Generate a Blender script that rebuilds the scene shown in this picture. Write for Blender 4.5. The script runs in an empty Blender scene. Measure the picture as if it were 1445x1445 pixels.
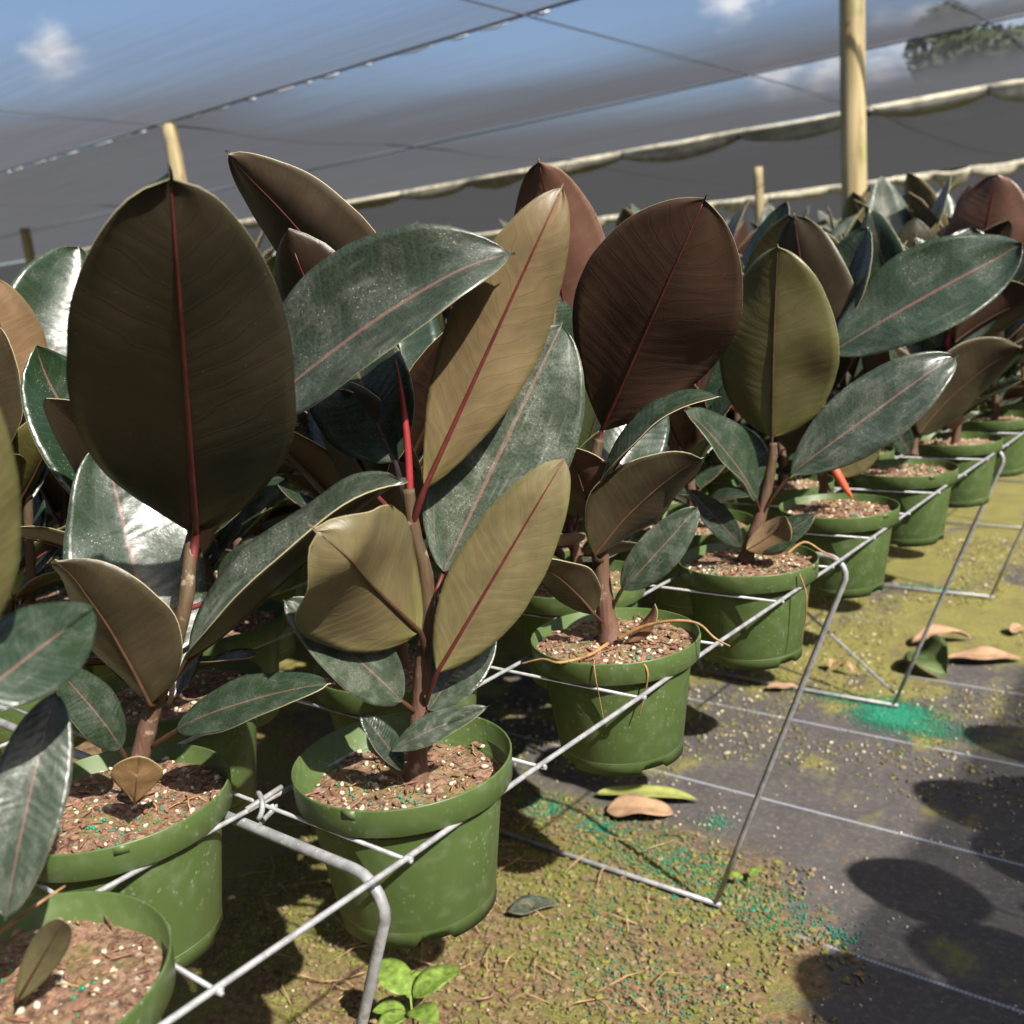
import bpy, bmesh, math, random
import numpy as np
from mathutils import Vector, Matrix, noise
random.seed(7)
sc = bpy.context.scene
COL = sc.collection

SUNLOG = []
R = math.radians
PI = math.pi

# ------------------------------------------------------------------ place constants (metres, ground at z = 0)
WZ = 0.73            # height of the wire tops
CELL = 0.1848        # wire spacing
CAM = Vector((0.549, -0.3221, WZ + 0.4371))
FWD = Vector((-0.61543, 0.75962, -0.21031)).normalized()
RGT = Vector((0.785392, 0.613479, -0.08248)).normalized()
DWN = FWD.cross(RGT).normalized()
FPX = 1416.0
FH = Vector((FWD.x, FWD.y, 0)).normalized()
SUN_AZ, SUN_EL = R(104), R(44)
SUN = Vector((math.sin(SUN_AZ)*math.cos(SUN_EL), math.cos(SUN_AZ)*math.cos(SUN_EL), math.sin(SUN_EL)))

def at(px, py, axis, dd=0.0):
    """point seen at px,py that lies dd metres behind the upright plane through axis"""
    v = FWD + RGT*((px-722.5)/FPX) + DWN*((py-722.5)/FPX)
    t = ((Vector((axis[0], axis[1], 0)) - CAM).dot(FH) + dd) / v.dot(FH)
    return CAM + v*t
def depth(P): return (P-CAM).dot(FWD)
def pix(P):
    v = P-CAM; d = v.dot(FWD)
    return 722.5+FPX*v.dot(RGT)/d, 722.5+FPX*v.dot(DWN)/d, d

# ------------------------------------------------------------------ node helpers
def new_mat(name):
    m = bpy.data.materials.new(name); m.use_nodes = True
    nt = m.node_tree; nt.nodes.clear()
    out = nt.nodes.new('ShaderNodeOutputMaterial')
    return m, nt, out
def nd(nt, typ, ins=None, **props):
    n = nt.nodes.new('ShaderNode'+typ)
    for k, v in props.items(): setattr(n, k, v)
    for k, v in (ins or {}).items():
        s = n.inputs[k]
        if isinstance(v, bpy.types.NodeSocket): nt.links.new(v, s)
        else: s.default_value = v
    return n
def mth(nt, op, a, b=0.0, c=0.0, clamp=False):
    n = nd(nt, 'Math', {0: a, 1: b, 2: c}, operation=op); n.use_clamp = clamp
    return n.outputs[0]
def smooth(nt, x, lo, hi):
    return nd(nt, 'MapRange', {'Value': x, 'From Min': lo, 'From Max': hi}, interpolation_type='SMOOTHSTEP').outputs[0]
def mix(nt, f, a, b):
    n = nd(nt, 'Mix', {0: f}, data_type='RGBA')
    for s, v in ((n.inputs[6], a), (n.inputs[7], b)):
        if isinstance(v, bpy.types.NodeSocket): nt.links.new(v, s)
        else: s.default_value = (*v, 1) if len(v) == 3 else v
    return n.outputs[2]
def mul(nt, a, b):
    n = nd(nt, 'Mix', {0: 1.0}, data_type='RGBA', blend_type='MULTIPLY')
    for s, v in ((n.inputs[6], a), (n.inputs[7], b)):
        if isinstance(v, bpy.types.NodeSocket): nt.links.new(v, s)
        else: s.default_value = (*v, 1) if len(v) == 3 else v
    return n.outputs[2]
def fin(nt, out, color, rough, bump=None, bstr=0.3, bdist=0.002, **kw):
    b = nd(nt, 'BsdfPrincipled', {'Roughness': rough})
    if isinstance(color, bpy.types.NodeSocket): nt.links.new(color, b.inputs['Base Color'])
    else: b.inputs['Base Color'].default_value = (*color, 1)
    for k, v in kw.items():
        s = b.inputs[k.replace('_', ' ')]
        if isinstance(v, bpy.types.NodeSocket): nt.links.new(v, s)
        else: s.default_value = v
    if bump is not None:
        bm = nd(nt, 'Bump', {'Height': bump, 'Strength': bstr, 'Distance': bdist})
        nt.links.new(bm.outputs[0], b.inputs['Normal'])
    nt.links.new(b.outputs[0], out.inputs[0])
    return b
def simple(name, color, rough=0.6, nscale=0, namt=0.3, bump=0.0, **kw):
    m, nt, out = new_mat(name)
    c = color; bp = None
    if nscale:
        tc = nd(nt, 'TexCoord').outputs['Object']
        nz = nd(nt, 'TexNoise', {'Vector': tc, 'Scale': nscale, 'Detail': 5.0}).outputs[0]
        k = nd(nt, 'MapRange', {'Value': nz, 'From Min': .3, 'From Max': .7, 'To Min': 1-namt, 'To Max': 1+namt}).outputs[0]
        kc = nd(nt, 'CombineColor', {0: k, 1: k, 2: k}).outputs[0]
        c = mul(nt, color, kc)
        if bump: bp = nz
    fin(nt, out, c, rough, bp, bump, **kw)
    return m

# ------------------------------------------------------------------ materials
def leaf_coords(nt):
    uv = nd(nt, 'UVMap').outputs[0]
    s = nd(nt, 'SeparateXYZ', {0: uv})
    x, y = s.outputs[0], s.outputs[1]
    au = mth(nt, 'ABSOLUTE', mth(nt, 'SUBTRACT', x, .5))            # 0 midrib .. 0.5 edge
    rnd = nd(nt, 'ObjectInfo').outputs['Random']
    off = nd(nt, 'CombineXYZ', {0: mth(nt, 'MULTIPLY', rnd, 37.0), 1: mth(nt, 'MULTIPLY', rnd, 91.0), 2: 0.0}).outputs[0]
    st = nd(nt, 'VectorMath', {0: uv, 1: (1, 2.1, 1)}, operation='MULTIPLY').outputs[0]
    uvo = nd(nt, 'VectorMath', {0: st, 1: off}, operation='ADD').outputs[0]
    wob = nd(nt, 'TexNoise', {'Vector': nd(nt, 'CombineXYZ', {0: mth(nt, 'GREATER_THAN', x, .5), 1: y, 2: mth(nt, 'MULTIPLY', rnd, 50.0)}).outputs[0], 'Scale': 7.0, 'Detail': 2.0}).outputs[0]
    ph = mth(nt, 'ADD', mth(nt, 'SUBTRACT', mth(nt, 'MULTIPLY', y, 17.0), mth(nt, 'MULTIPLY', au, 4.2)), mth(nt, 'MULTIPLY', wob, 2.6))
    wav = mth(nt, 'SINE', mth(nt, 'MULTIPLY', ph, 2*PI))
    fine = mth(nt, 'SINE', mth(nt, 'MULTIPLY', ph, 6*PI))
    vein = smooth(nt, wav, .9, 1.0)
    return au, y, rnd, uvo, wav, fine, vein

def make_leaf_top():
    m, nt, out = new_mat('leaf_upper_side')
    au, y, rnd, uvo, wav, fine, vein = leaf_coords(nt)
    n1 = nd(nt, 'TexNoise', {'Vector': uvo, 'Scale': 5.0, 'Detail': 4.0}).outputs[0]
    c = mix(nt, n1, (.006, .019, .007), (.018, .040, .015))
    c = mix(nt, smooth(nt, rnd, .3, .95), c, mul(nt, c, (.8, .75, .95)))
    c = mix(nt, mth(nt, 'MULTIPLY', vein, .25), c, (.045, .085, .05))
    mid = mth(nt, 'SUBTRACT', 1.0, smooth(nt, au, .008, .02))
    c = mix(nt, mth(nt, 'MULTIPLY', mid, .75), c, (.20, .085, .07))
    # dried water marks and dust
    v1 = nd(nt, 'TexVoronoi', {'Vector': uvo, 'Scale': 44.0, 'Randomness': 1.0})
    keep = smooth(nt, nd(nt, 'SeparateColor', {0: v1.outputs['Color']}).outputs[0], .30, .40)
    patch = smooth(nt, nd(nt, 'TexNoise', {'Vector': uvo, 'Scale': 3.5, 'Detail': 3.0}).outputs[0], .42, .62)
    sp = mth(nt, 'MULTIPLY', mth(nt, 'MULTIPLY', mth(nt, 'SUBTRACT', 1.0, smooth(nt, v1.outputs['Distance'], .06, .24)), keep), patch)
    v2 = nd(nt, 'TexVoronoi', {'Vector': uvo, 'Scale': 150.0, 'Randomness': 1.0})
    sp2 = mth(nt, 'MULTIPLY', mth(nt, 'SUBTRACT', 1.0, smooth(nt, v2.outputs['Distance'], .05, .35)), smooth(nt, nd(nt, 'SeparateColor', {0: v2.outputs['Color']}).outputs[1], .35, .6))
    film = nd(nt, 'TexNoise', {'Vector': uvo, 'Scale': 42.0, 'Detail': 8.0, 'Roughness': .75}).outputs[0]
    lvl = mth(nt, 'MULTIPLY', nd(nt, 'ObjectInfo').outputs['Alpha'], 2.0)
    haze_ = mth(nt, 'MULTIPLY', mth(nt, 'ADD', mth(nt, 'MULTIPLY', sp2, .20), mth(nt, 'MULTIPLY', smooth(nt, film, .2, .9), .22)), lvl)
    dust = mth(nt, 'ADD', mth(nt, 'MULTIPLY', sp, .75), haze_, clamp=True)
    drip = smooth(nt, nd(nt, 'TexNoise', {'Vector': nd(nt, 'VectorMath', {0: uvo, 1: (14, 2.2, 1)}, operation='MULTIPLY').outputs[0], 'Scale': 1.0, 'Detail': 5.0}).outputs[0], .56, .74)
    dust = mth(nt, 'ADD', mth(nt, 'MULTIPLY', dust, mth(nt, 'ADD', .55, mth(nt, 'MULTIPLY', patch, .7))), mth(nt, 'MULTIPLY', mth(nt, 'MULTIPLY', drip, .10), lvl), clamp=True)
    c = mix(nt, dust, c, (.42, .43, .36))
    h = mth(nt, 'ADD', mth(nt, 'MULTIPLY', wav, .22), mth(nt, 'ADD', mth(nt, 'MULTIPLY', film, .3), mth(nt, 'MULTIPLY', n1, 2.2)))
    fin(nt, out, c, mth(nt, 'ADD', .25, mth(nt, 'MULTIPLY', dust, .6)), h, .16, .0022, Specular_IOR_Level=.62)
    return m
def make_leaf_under():
    m, nt, out = new_mat('leaf_under_side')
    au, y, rnd, uvo, wav, fine, vein = leaf_coords(nt)
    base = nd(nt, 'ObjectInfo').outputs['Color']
    n1 = nd(nt, 'TexNoise', {'Vector': uvo, 'Scale': 4.0, 'Detail': 5.0}).outputs[0]
    g = nd(nt, 'MapRange', {'Value': n1, 'From Min': .3, 'From Max': .7, 'To Min': .82, 'To Max': 1.18}).outputs[0]
    c = mul(nt, base, nd(nt, 'CombineColor', {0: g, 1: g, 2: g}).outputs[0])
    edge = smooth(nt, au, .30, .5)
    c = mix(nt, mth(nt, 'MULTIPLY', edge, .30), c, mul(nt, c, (.72, .92, .6)))
    low = mth(nt, 'SUBTRACT', 1.0, smooth(nt, y, .0, .22))
    c = mix(nt, mth(nt, 'MULTIPLY', low, .55), c, mul(nt, c, (.92, 1.12, .6)))
    c = mix(nt, mth(nt, 'MULTIPLY', mth(nt, 'MULTIPLY', vein, smooth(nt, n1, .25, .6)), .30), c, mul(nt, c, (.6, .55, .5)))
    fl = smooth(nt, fine, .85, 1.0)
    c = mix(nt, mth(nt, 'MULTIPLY', fl, .05), c, mul(nt, c, (.6, .55, .5)))
    v1 = nd(nt, 'TexVoronoi', {'Vector': uvo, 'Scale': 26.0, 'Randomness': 1.0})
    keep = smooth(nt, nd(nt, 'SeparateColor', {0: v1.outputs['Color']}).outputs[0], .8, .85)
    sp = mth(nt, 'MULTIPLY', mth(nt, 'SUBTRACT', 1.0, smooth(nt, v1.outputs['Distance'], .03, .13)), keep)
    c = mix(nt, mth(nt, 'MULTIPLY', sp, .35), c, (.4, .36, .3))
    gr = nd(nt, 'TexNoise', {'Vector': uvo, 'Scale': 90.0, 'Detail': 3.0}).outputs[0]
    h = mth(nt, 'ADD', mth(nt, 'ADD', mth(nt, 'MULTIPLY', wav, .20), mth(nt, 'MULTIPLY', vein, -.30)), mth(nt, 'ADD', mth(nt, 'MULTIPLY', gr, .35), mth(nt, 'MULTIPLY', n1, .9)))
    scar = mth(nt, 'MULTIPLY', smooth(nt, nd(nt, 'TexNoise', {'Vector': uvo, 'Scale': 7.0, 'Detail': 6.0}).outputs[0], .66, .70), smooth(nt, au, .25, .46))
    c = mix(nt, mth(nt, 'MULTIPLY', scar, .55), c, (.09, .06, .035))
    fin(nt, out, c, .40, h, .16, .0024, Specular_IOR_Level=.45)
    return m
M = {}
M['top'] = make_leaf_top()
M['under'] = make_leaf_under()
M['edge'] = simple('leaf_pale_margin', (.50, .43, .25), .5)
M['midrib_red'] = simple('midrib_red', (.13, .024, .022), .42, 60, .3, 0, Specular_IOR_Level=.5)
M['midrib_brown'] = simple('midrib_brown', (.075, .036, .018), .45, 60, .3)
M['midrib_pale'] = simple('midrib_pale', (.52, .34, .28), .45, 60, .2)
M['sheath'] = simple('leaf_sheath_red', (.28, .028, .032), .38, 30, .35)
M['sheath_orange'] = simple('leaf_sheath_orange', (.55, .10, .04), .42, 30, .35)
M['young'] = simple('young_leaf_yellow_green', (.16, .14, .03), .45, 30, .4)

def make_stem():
    m, nt, out = new_mat('stem_bark')
    tc = nd(nt, 'TexCoord').outputs['Object']
    z = nd(nt, 'SeparateXYZ', {0: tc}).outputs[2]
    n1 = nd(nt, 'TexNoise', {'Vector': tc, 'Scale': 90.0, 'Detail': 6.0}).outputs[0]
    n2 = nd(nt, 'TexNoise', {'Vector': nd(nt, 'VectorMath', {0: tc, 1: (300, 300, 40)}, operation='MULTIPLY').outputs[0], 'Scale': 1.0, 'Detail': 4.0}).outputs[0]
    c = mix(nt, smooth(nt, z, .17, .30), (.15, .078, .052), (.088, .055, .026))
    c = mix(nt, n2, mul(nt, c, (.5, .5, .5)), mul(nt, c, (1.5, 1.45, 1.4)))
    c = mix(nt, smooth(nt, n1, .6, .72), c, (.33, .24, .17))
    fin(nt, out, c, .7, n2, .5, .002)
    return m
M['stem'] = make_stem()

def make_pot():
    m, nt, out = new_mat('green_nursery_plastic')
    tc = nd(nt, 'TexCoord').outputs['Object']
    rnd = nd(nt, 'ObjectInfo').outputs['Random']
    off = nd(nt, 'VectorMath', {0: tc, 1: nd(nt, 'CombineXYZ', {0: rnd, 1: mth(nt, 'MULTIPLY', rnd, 3.0), 2: 0.0}).outputs[0]}, operation='ADD').outputs[0]
    n1 = nd(nt, 'TexNoise', {'Vector': off, 'Scale': 9.0, 'Detail': 4.0}).outputs[0]
    c = mix(nt, n1, (.068, .108, .029), (.100, .150, .045))
    v = nd(nt, 'TexVoronoi', {'Vector': nd(nt, 'VectorMath', {0: off, 1: (1, 1, .8)}, operation='MULTIPLY').outputs[0], 'Scale': 210.0})
    keep = smooth(nt, nd(nt, 'SeparateColor', {0: v.outputs['Color']}).outputs[0], .55, .7)
    patch = smooth(nt, nd(nt, 'TexNoise', {'Vector': off, 'Scale': 14.0, 'Detail': 3.0}).outputs[0], .42, .6)
    sp = mth(nt, 'MULTIPLY', mth(nt, 'MULTIPLY', mth(nt, 'SUBTRACT', 1.0, smooth(nt, v.outputs['Distance'], .1, .45)), keep), patch)
    film = smooth(nt, nd(nt, 'TexNoise', {'Vector': off, 'Scale': 60.0, 'Detail': 6.0}).outputs[0], .45, .8)
    dust = mth(nt, 'ADD', mth(nt, 'MULTIPLY', sp, .26), mth(nt, 'MULTIPLY', film, .12), clamp=True)
    c = mix(nt, dust, c, (.45, .5, .36))
    z = nd(nt, 'SeparateXYZ', {0: tc}).outputs[2]
    spl = mth(nt, 'MULTIPLY', smooth(nt, nd(nt, 'TexNoise', {'Vector': off, 'Scale': 34.0, 'Detail': 7.0, 'Roughness': .7}).outputs[0], .56, .68), mth(nt, 'SUBTRACT', 1.0, smooth(nt, z, .0, .09)))
    c = mix(nt, mth(nt, 'MULTIPLY', spl, .6), c, (.10, .08, .045))
    c = mix(nt, mth(nt, 'MULTIPLY', smooth(nt, n1, .55, .75), .35), c, mul(nt, c, (1.35, 1.25, 1.3)))
    scuff = mth(nt, 'MULTIPLY', mth(nt, 'SUBTRACT', 1.0, smooth(nt, mth(nt, 'ABSOLUTE', mth(nt, 'SUBTRACT', z, .0155)), .0002, .0008)), smooth(nt, n1, .35, .6))
    c = mix(nt, mth(nt, 'MULTIPLY', scuff, .5), c, (.5, .55, .4))
    fin(nt, out, c, mth(nt, 'ADD', .40, mth(nt, 'MULTIPLY', dust, .5)), film, .05, .001, Specular_IOR_Level=.4)
    return m
M['pot'] = make_pot()

def make_soil():
    m, nt, out = new_mat('potting_mix')
    tc = nd(nt, 'TexCoord').outputs['Object']
    rnd = nd(nt, 'ObjectInfo').outputs['Random']
    off = nd(nt, 'VectorMath', {0: tc, 1: nd(nt, 'CombineXYZ', {0: mth(nt, 'MULTIPLY', rnd, 9.0), 1: rnd, 2: 0.0}).outputs[0]}, operation='ADD').outputs[0]
    n1 = nd(nt, 'TexNoise', {'Vector': off, 'Scale': 160.0, 'Detail': 8.0, 'Roughness': .7}).outputs[0]
    n2 = nd(nt, 'TexNoise', {'Vector': off, 'Scale': 28.0, 'Detail': 4.0}).outputs[0]
    c = mix(nt, smooth(nt, n1, .35, .66), (.10, .048, .028), (.50, .305, .19))
    c = mix(nt, mth(nt, 'MULTIPLY', smooth(nt, n2, .50, .64), .7), c, mix(nt, n1, (.14, .115, .03), (.40, .33, .11)))
    v = nd(nt, 'TexVoronoi', {'Vector': off, 'Scale': 130.0})
    keep = smooth(nt, nd(nt, 'SeparateColor', {0: v.outputs['Color']}).outputs[0], .8, .86)
    c = mix(nt, mth(nt, 'MULTIPLY', keep, mth(nt, 'SUBTRACT', 1.0, smooth(nt, v.outputs['Distance'], .25, .5))), c, (.55, .47, .33))
    fin(nt, out, c, .9, n1, 1.0, .006)
    return m
M['soil'] = make_soil()
M['perlite'] = simple('perlite', (.58, .50, .36), .85, 200, .35)
M['pellet'] = simple('fertiliser_green', (.015, .23, .13), .35, 150, .3)
M['bark'] = simple('bark_chip', (.25, .125, .075), .85, 120, .5)
M['crumb'] = simple('potting_crumb', (.20, .145, .075), .9, 30, .55)
M['root'] = simple('root_orange', (.36, .20, .08), .6, 80, .4)
M['moss_bit'] = simple('moss_clump', (.19, .19, .04), .9, 150, .5)

def make_metal():
    m, nt, out = new_mat('galvanised_wire')
    tc = nd(nt, 'TexCoord').outputs['Object']
    n1 = nd(nt, 'TexNoise', {'Vector': tc, 'Scale': 70.0, 'Detail': 5.0}).outputs[0]
    n2 = nd(nt, 'TexNoise', {'Vector': tc, 'Scale': 300.0, 'Detail': 3.0}).outputs[0]
    c = mix(nt, smooth(nt, n1, .3, .7), (.27, .27, .275), (.46, .46, .46))
    c = mix(nt, smooth(nt, n2, .66, .74), c, (.7, .7, .68))
    c = mix(nt, mth(nt, 'MULTIPLY', smooth(nt, n1, .56, .7), .6), c, (.17, .13, .10))
    fin(nt, out, c, .48, n2, .12, .001, Metallic=.25)
    return m
M['metal'] = make_metal()

def make_wood():
    m, nt, out = new_mat('peeled_pine_post')
    tc = nd(nt, 'TexCoord').outputs['Object']
    st = nd(nt, 'VectorMath', {0: tc, 1: (40, 40, 2.2)}, operation='MULTIPLY').outputs[0]
    n1 = nd(nt, 'TexNoise', {'Vector': st, 'Scale': 1.0, 'Detail': 6.0}).outputs[0]
    n2 = nd(nt, 'TexNoise', {'Vector': tc, 'Scale': 5.0, 'Detail': 4.0}).outputs[0]
    c = mix(nt, smooth(nt, n1, .3, .7), (.30, .22, .10), (.52, .42, .22))
    c = mix(nt, smooth(nt, n2, .55, .7), c, mul(nt, c, (.72, .85, .6)))
    n5 = nd(nt, 'TexNoise', {'Vector': nd(nt, 'VectorMath', {0: tc, 1: (55, 55, 1.1)}, operation='MULTIPLY').outputs[0], 'Scale': 1.0, 'Detail': 2.0}).outputs[0]
    c = mix(nt, mth(nt, 'MULTIPLY', smooth(nt, n5, .63, .68), .7), c, (.10, .065, .035))
    v = nd(nt, 'TexVoronoi', {'Vector': nd(nt, 'VectorMath', {0: tc, 1: (1, 1, .35)}, operation='MULTIPLY').outputs[0], 'Scale': 9.0})
    c = mix(nt, mth(nt, 'MULTIPLY', mth(nt, 'SUBTRACT', 1.0, smooth(nt, v.outputs['Distance'], .05, .16)), .6), c, (.16, .09, .04))
    fin(nt, out, c, .8, n1, .4, .004)
    return m
M['wood'] = make_wood()

def make_cloth(name, dark, opaque=0.0, dense_left=False):
    """knitted shade net: the flatter one looks along it, the more thread one sees"""
    m, nt, out = new_mat(name)
    tc = nd(nt, 'TexCoord').outputs['Object']
    lw = nd(nt, 'LayerWeight', {'Blend': .5}).outputs['Facing']
    ndi = mth(nt, 'SUBTRACT', 1.0, lw)
    n0 = nd(nt, 'TexNoise', {'Vector': nd(nt, 'VectorMath', {0: tc, 1: (.35, 2.0, 1)}, operation='MULTIPLY').outputs[0], 'Scale': 1.0, 'Detail': 4.0}).outputs[0]
    n1 = nd(nt, 'TexNoise', {'Vector': nd(nt, 'VectorMath', {0: tc, 1: (.6, 26.0, 1)}, operation='MULTIPLY').outputs[0], 'Scale': 1.0, 'Detail': 3.0}).outputs[0]
    x = mth(nt, 'ADD', ndi, mth(nt, 'ADD', mth(nt, 'MULTIPLY', mth(nt, 'SUBTRACT', n0, .5), .03), mth(nt, 'MULTIPLY', mth(nt, 'SUBTRACT', n1, .5), .022)))
    T = nd(nt, 'MapRange', {'Value': x, 'From Min': .115, 'From Max': .29, 'To Min': .0, 'To Max': .94*(1-opaque)}, interpolation_type='SMOOTHERSTEP').outputs[0]
    if dense_left:   # the net turns less transparent toward its left half
        T = mth(nt, 'MULTIPLY', T, smooth(nt, mth(nt, 'ADD', nd(nt, 'SeparateXYZ', {0: tc}).outputs[0], mth(nt, 'MULTIPLY', n0, 1.5)), -6.6, -2.6))
    c = mix(nt, n1, mul(nt, dark, (.8, .8, .8)), mul(nt, dark, (1.2, 1.2, 1.2)))
    d = nd(nt, 'BsdfDiffuse', {0: c}); t = nd(nt, 'BsdfTranslucent', {0: c})
    a = nd(nt, 'MixShader', {0: .5, 1: d.outputs[0], 2: t.outputs[0]})
    tr = nd(nt, 'BsdfTransparent', {0: (.93, .95, 1, 1)})
    f = nd(nt, 'MixShader', {0: T, 1: a.outputs[0], 2: tr.outputs[0]})
    nt.links.new(f.outputs[0], out.inputs[0])
    return m
M['cloth_a'] = make_cloth('shade_net_black', (.150, .156, .178))
M['cloth_b'] = make_cloth('shade_net_brown', (.080, .081, .086), .66)
M['cloth_c'] = make_cloth('shade_net_dense_left', (.128, .132, .148), 0, True)
M['cloth_wall'] = simple('shade_net_side', (.05, .047, .043), .9, 3, .3)
M['roll'] = simple('rolled_net', (.56, .51, .37), .85, 9, .35, .4)
M['black'] = simple('black_cord', (.012, .012, .012), .6)
M['cable'] = simple('steel_cable', (.13, .13, .135), .5, Metallic=.4)
M['clip'] = simple('net_clip', (.8, .82, .86), .4)
M['straw'] = simple('dry_straw', (.40, .26, .12), .8, 60, .4)
M['fallen_green'] = simple('fallen_leaf_green', (.10, .14, .05), .5, 18, .5)
M['dead_leaf'] = simple('dead_leaf', (.42, .26, .15), .8, 25, .35, .2)
M['seedling'] = simple('seedling_green', (.17, .255, .045), .5, 90, .5, .2)

# ------------------------------------------------------------------ mesh helpers
def mesh_obj(name, verts, faces, mats, parent=None, midx=None, uvs=None, smoothed=True):
    me = bpy.data.meshes.new(name)
    me.from_pydata([tuple(v) for v in verts], [], faces)
    for m in (mats if isinstance(mats, (list, tuple)) else [mats]): me.materials.append(m)
    if midx is not None: me.polygons.foreach_set('material_index', midx)
    me.polygons.foreach_set('use_smooth', [smoothed]*len(me.polygons))
    if uvs is not None:
        ul = me.uv_layers.new(name='UVMap')
        vi = np.empty(len(me.loops), dtype=np.int32); me.loops.foreach_get('vertex_index', vi)
        ul.data.foreach_set('uv', np.asarray(uvs, dtype=np.float32)[vi].ravel())
    o = bpy.data.objects.new(name, me)
    COL.objects.link(o)
    if parent is not None: o.parent = parent
    return o
def empty(name, loc=(0, 0, 0), rz=0.0):
    o = bpy.data.objects.new(name, None); o.empty_display_size = .05
    o.location = loc; o.rotation_euler = (0, 0, rz); COL.objects.link(o); return o
def tag(o, label=None, cat=None, group=None, kind=None):
    if label: o['label'] = label
    if cat: o['category'] = cat
    if group: o['group'] = group
    if kind: o['kind'] = kind
    return o

class MB:
    def __init__(s): s.v = []; s.f = []; s.m = []; s.uv = []
    def add(s, vs, fs, mi=0, uv=None):
        n = len(s.v); s.v += [tuple(v) for v in vs]; s.f += [tuple(i+n for i in f) for f in fs]; s.m += [mi]*len(fs)
        s.uv += list(uv) if uv is not None else [(.5, .5)]*len(vs)
    def tube(s, pts, rad, seg=8, mi=0, cap=True):
        pts = [Vector(p) for p in pts]; n = len(pts)
        if not isinstance(rad, (list, tuple)): rad = [rad]*n
        vs = []; fs = []
        ref = None
        for i, p in enumerate(pts):
            t = (pts[min(i+1, n-1)]-pts[max(i-1, 0)]).normalized()
            if ref is None:
                ref = t.orthogonal().normalized()
            ref = (ref - t*ref.dot(t)).normalized()
            b = t.cross(ref)
            for k in range(seg):
                a = 2*PI*k/seg
                vs.append(p + (ref*math.cos(a)+b*math.sin(a))*rad[i])
        for i in range(n-1):
            for k in range(seg):
                k2 = (k+1) % seg
                fs.append((i*seg+k, i*seg+k2, (i+1)*seg+k2, (i+1)*seg+k))
        if cap:
            fs.append(tuple(range(seg-1, -1, -1))); fs.append(tuple((n-1)*seg+k for k in range(seg)))
        s.add(vs, fs, mi)
    def lathe(s, prof, seg=48, mi=0, zfun=None):
        vs = []; fs = []
        for j, (r, z) in enumerate(prof):
            for k in range(seg):
                a = 2*PI*k/seg
                zz = z+(zfun(j, k) if zfun else 0)
                vs.append((r*math.cos(a), r*math.sin(a), zz))
        for j in range(len(prof)-1):
            for k in range(seg):
                k2 = (k+1) % seg
                fs.append((j*seg+k, j*seg+k2, (j+1)*seg+k2, (j+1)*seg+k))
        s.add(vs, fs, mi)
    def blob(s, c, r, mi=0, squash=(1, 1, 1), rough=.3, rng=random):
        # lumpy octahedron-sphere, 14 verts
        vs = []; c = Vector(c)
        rot = Matrix.Rotation(rng.random()*6.3, 3, 'Z') @ Matrix.Rotation(rng.random()*6.3, 3, 'X')
        base = [(1,0,0),(-1,0,0),(0,1,0),(0,-1,0),(0,0,1),(0,0,-1)]
        q = .577
        base += [(q*a, q*b, q*d) for a in (1,-1) for b in (1,-1) for d in (1,-1)]
        for b in base:
            v = rot @ Vector((b[0]*squash[0], b[1]*squash[1], b[2]*squash[2]))
            vs.append(c + v*r*(1+rough*(rng.random()-.5)))
        def ci(a, b, d): return 6+(0 if a > 0 else 4)+(0 if b > 0 else 2)+(0 if d > 0 else 1)
        fs = []
        axes = [(0,(1,0,0)),(1,(-1,0,0)),(2,(0,1,0)),(3,(0,-1,0)),(4,(0,0,1)),(5,(0,0,-1))]
        for i, a in axes:
            k = [j for j in range(3) if a[j] != 0][0]; sg = a[k]
            o1, o2 = [j for j in range(3) if j != k]
            ring = []
            for (p, q2) in ((1,1),(-1,1),(-1,-1),(1,-1)):
                t = [0,0,0]; t[k] = sg; t[o1] = p; t[o2] = q2; ring.append(ci(*t))
            for j in range(4):
                tri = (i, ring[j], ring[(j+1) % 4])
                n = (Vector(base[tri[1]])-Vector(base[i])).cross(Vector(base[tri[2]])-Vector(base[i]))
                fs.append(tri if n.dot(Vector(a)) > 0 else (tri[0], tri[2], tri[1]))
        s.add(vs, fs, mi)
    def build(s, name, mats, parent=None, smoothed=True, uv=False):
        return mesh_obj(name, s.v, s.f, mats, parent, s.m, s.uv if uv else None, smoothed)

def bez(p0, p1, p2, n):
    return [p0*(1-t)**2+p1*2*t*(1-t)+p2*t*t for t in [i/(n-1) for i in range(n)]]
def smooth_path(pts, per=5):
    pts = [Vector(p) for p in pts]; out = []
    for i in range(len(pts)-1):
        p0 = pts[max(i-1, 0)]; p1 = pts[i]; p2 = pts[i+1]; p3 = pts[min(i+2, len(pts)-1)]
        for k in range(per):
            t = k/per
            out.append(.5*((2*p1)+(p2-p0)*t+(2*p0-5*p1+4*p2-p3)*t*t+(3*p1-p0-3*p2+p3)*t**3))
    out.append(pts[-1]); return out

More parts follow.
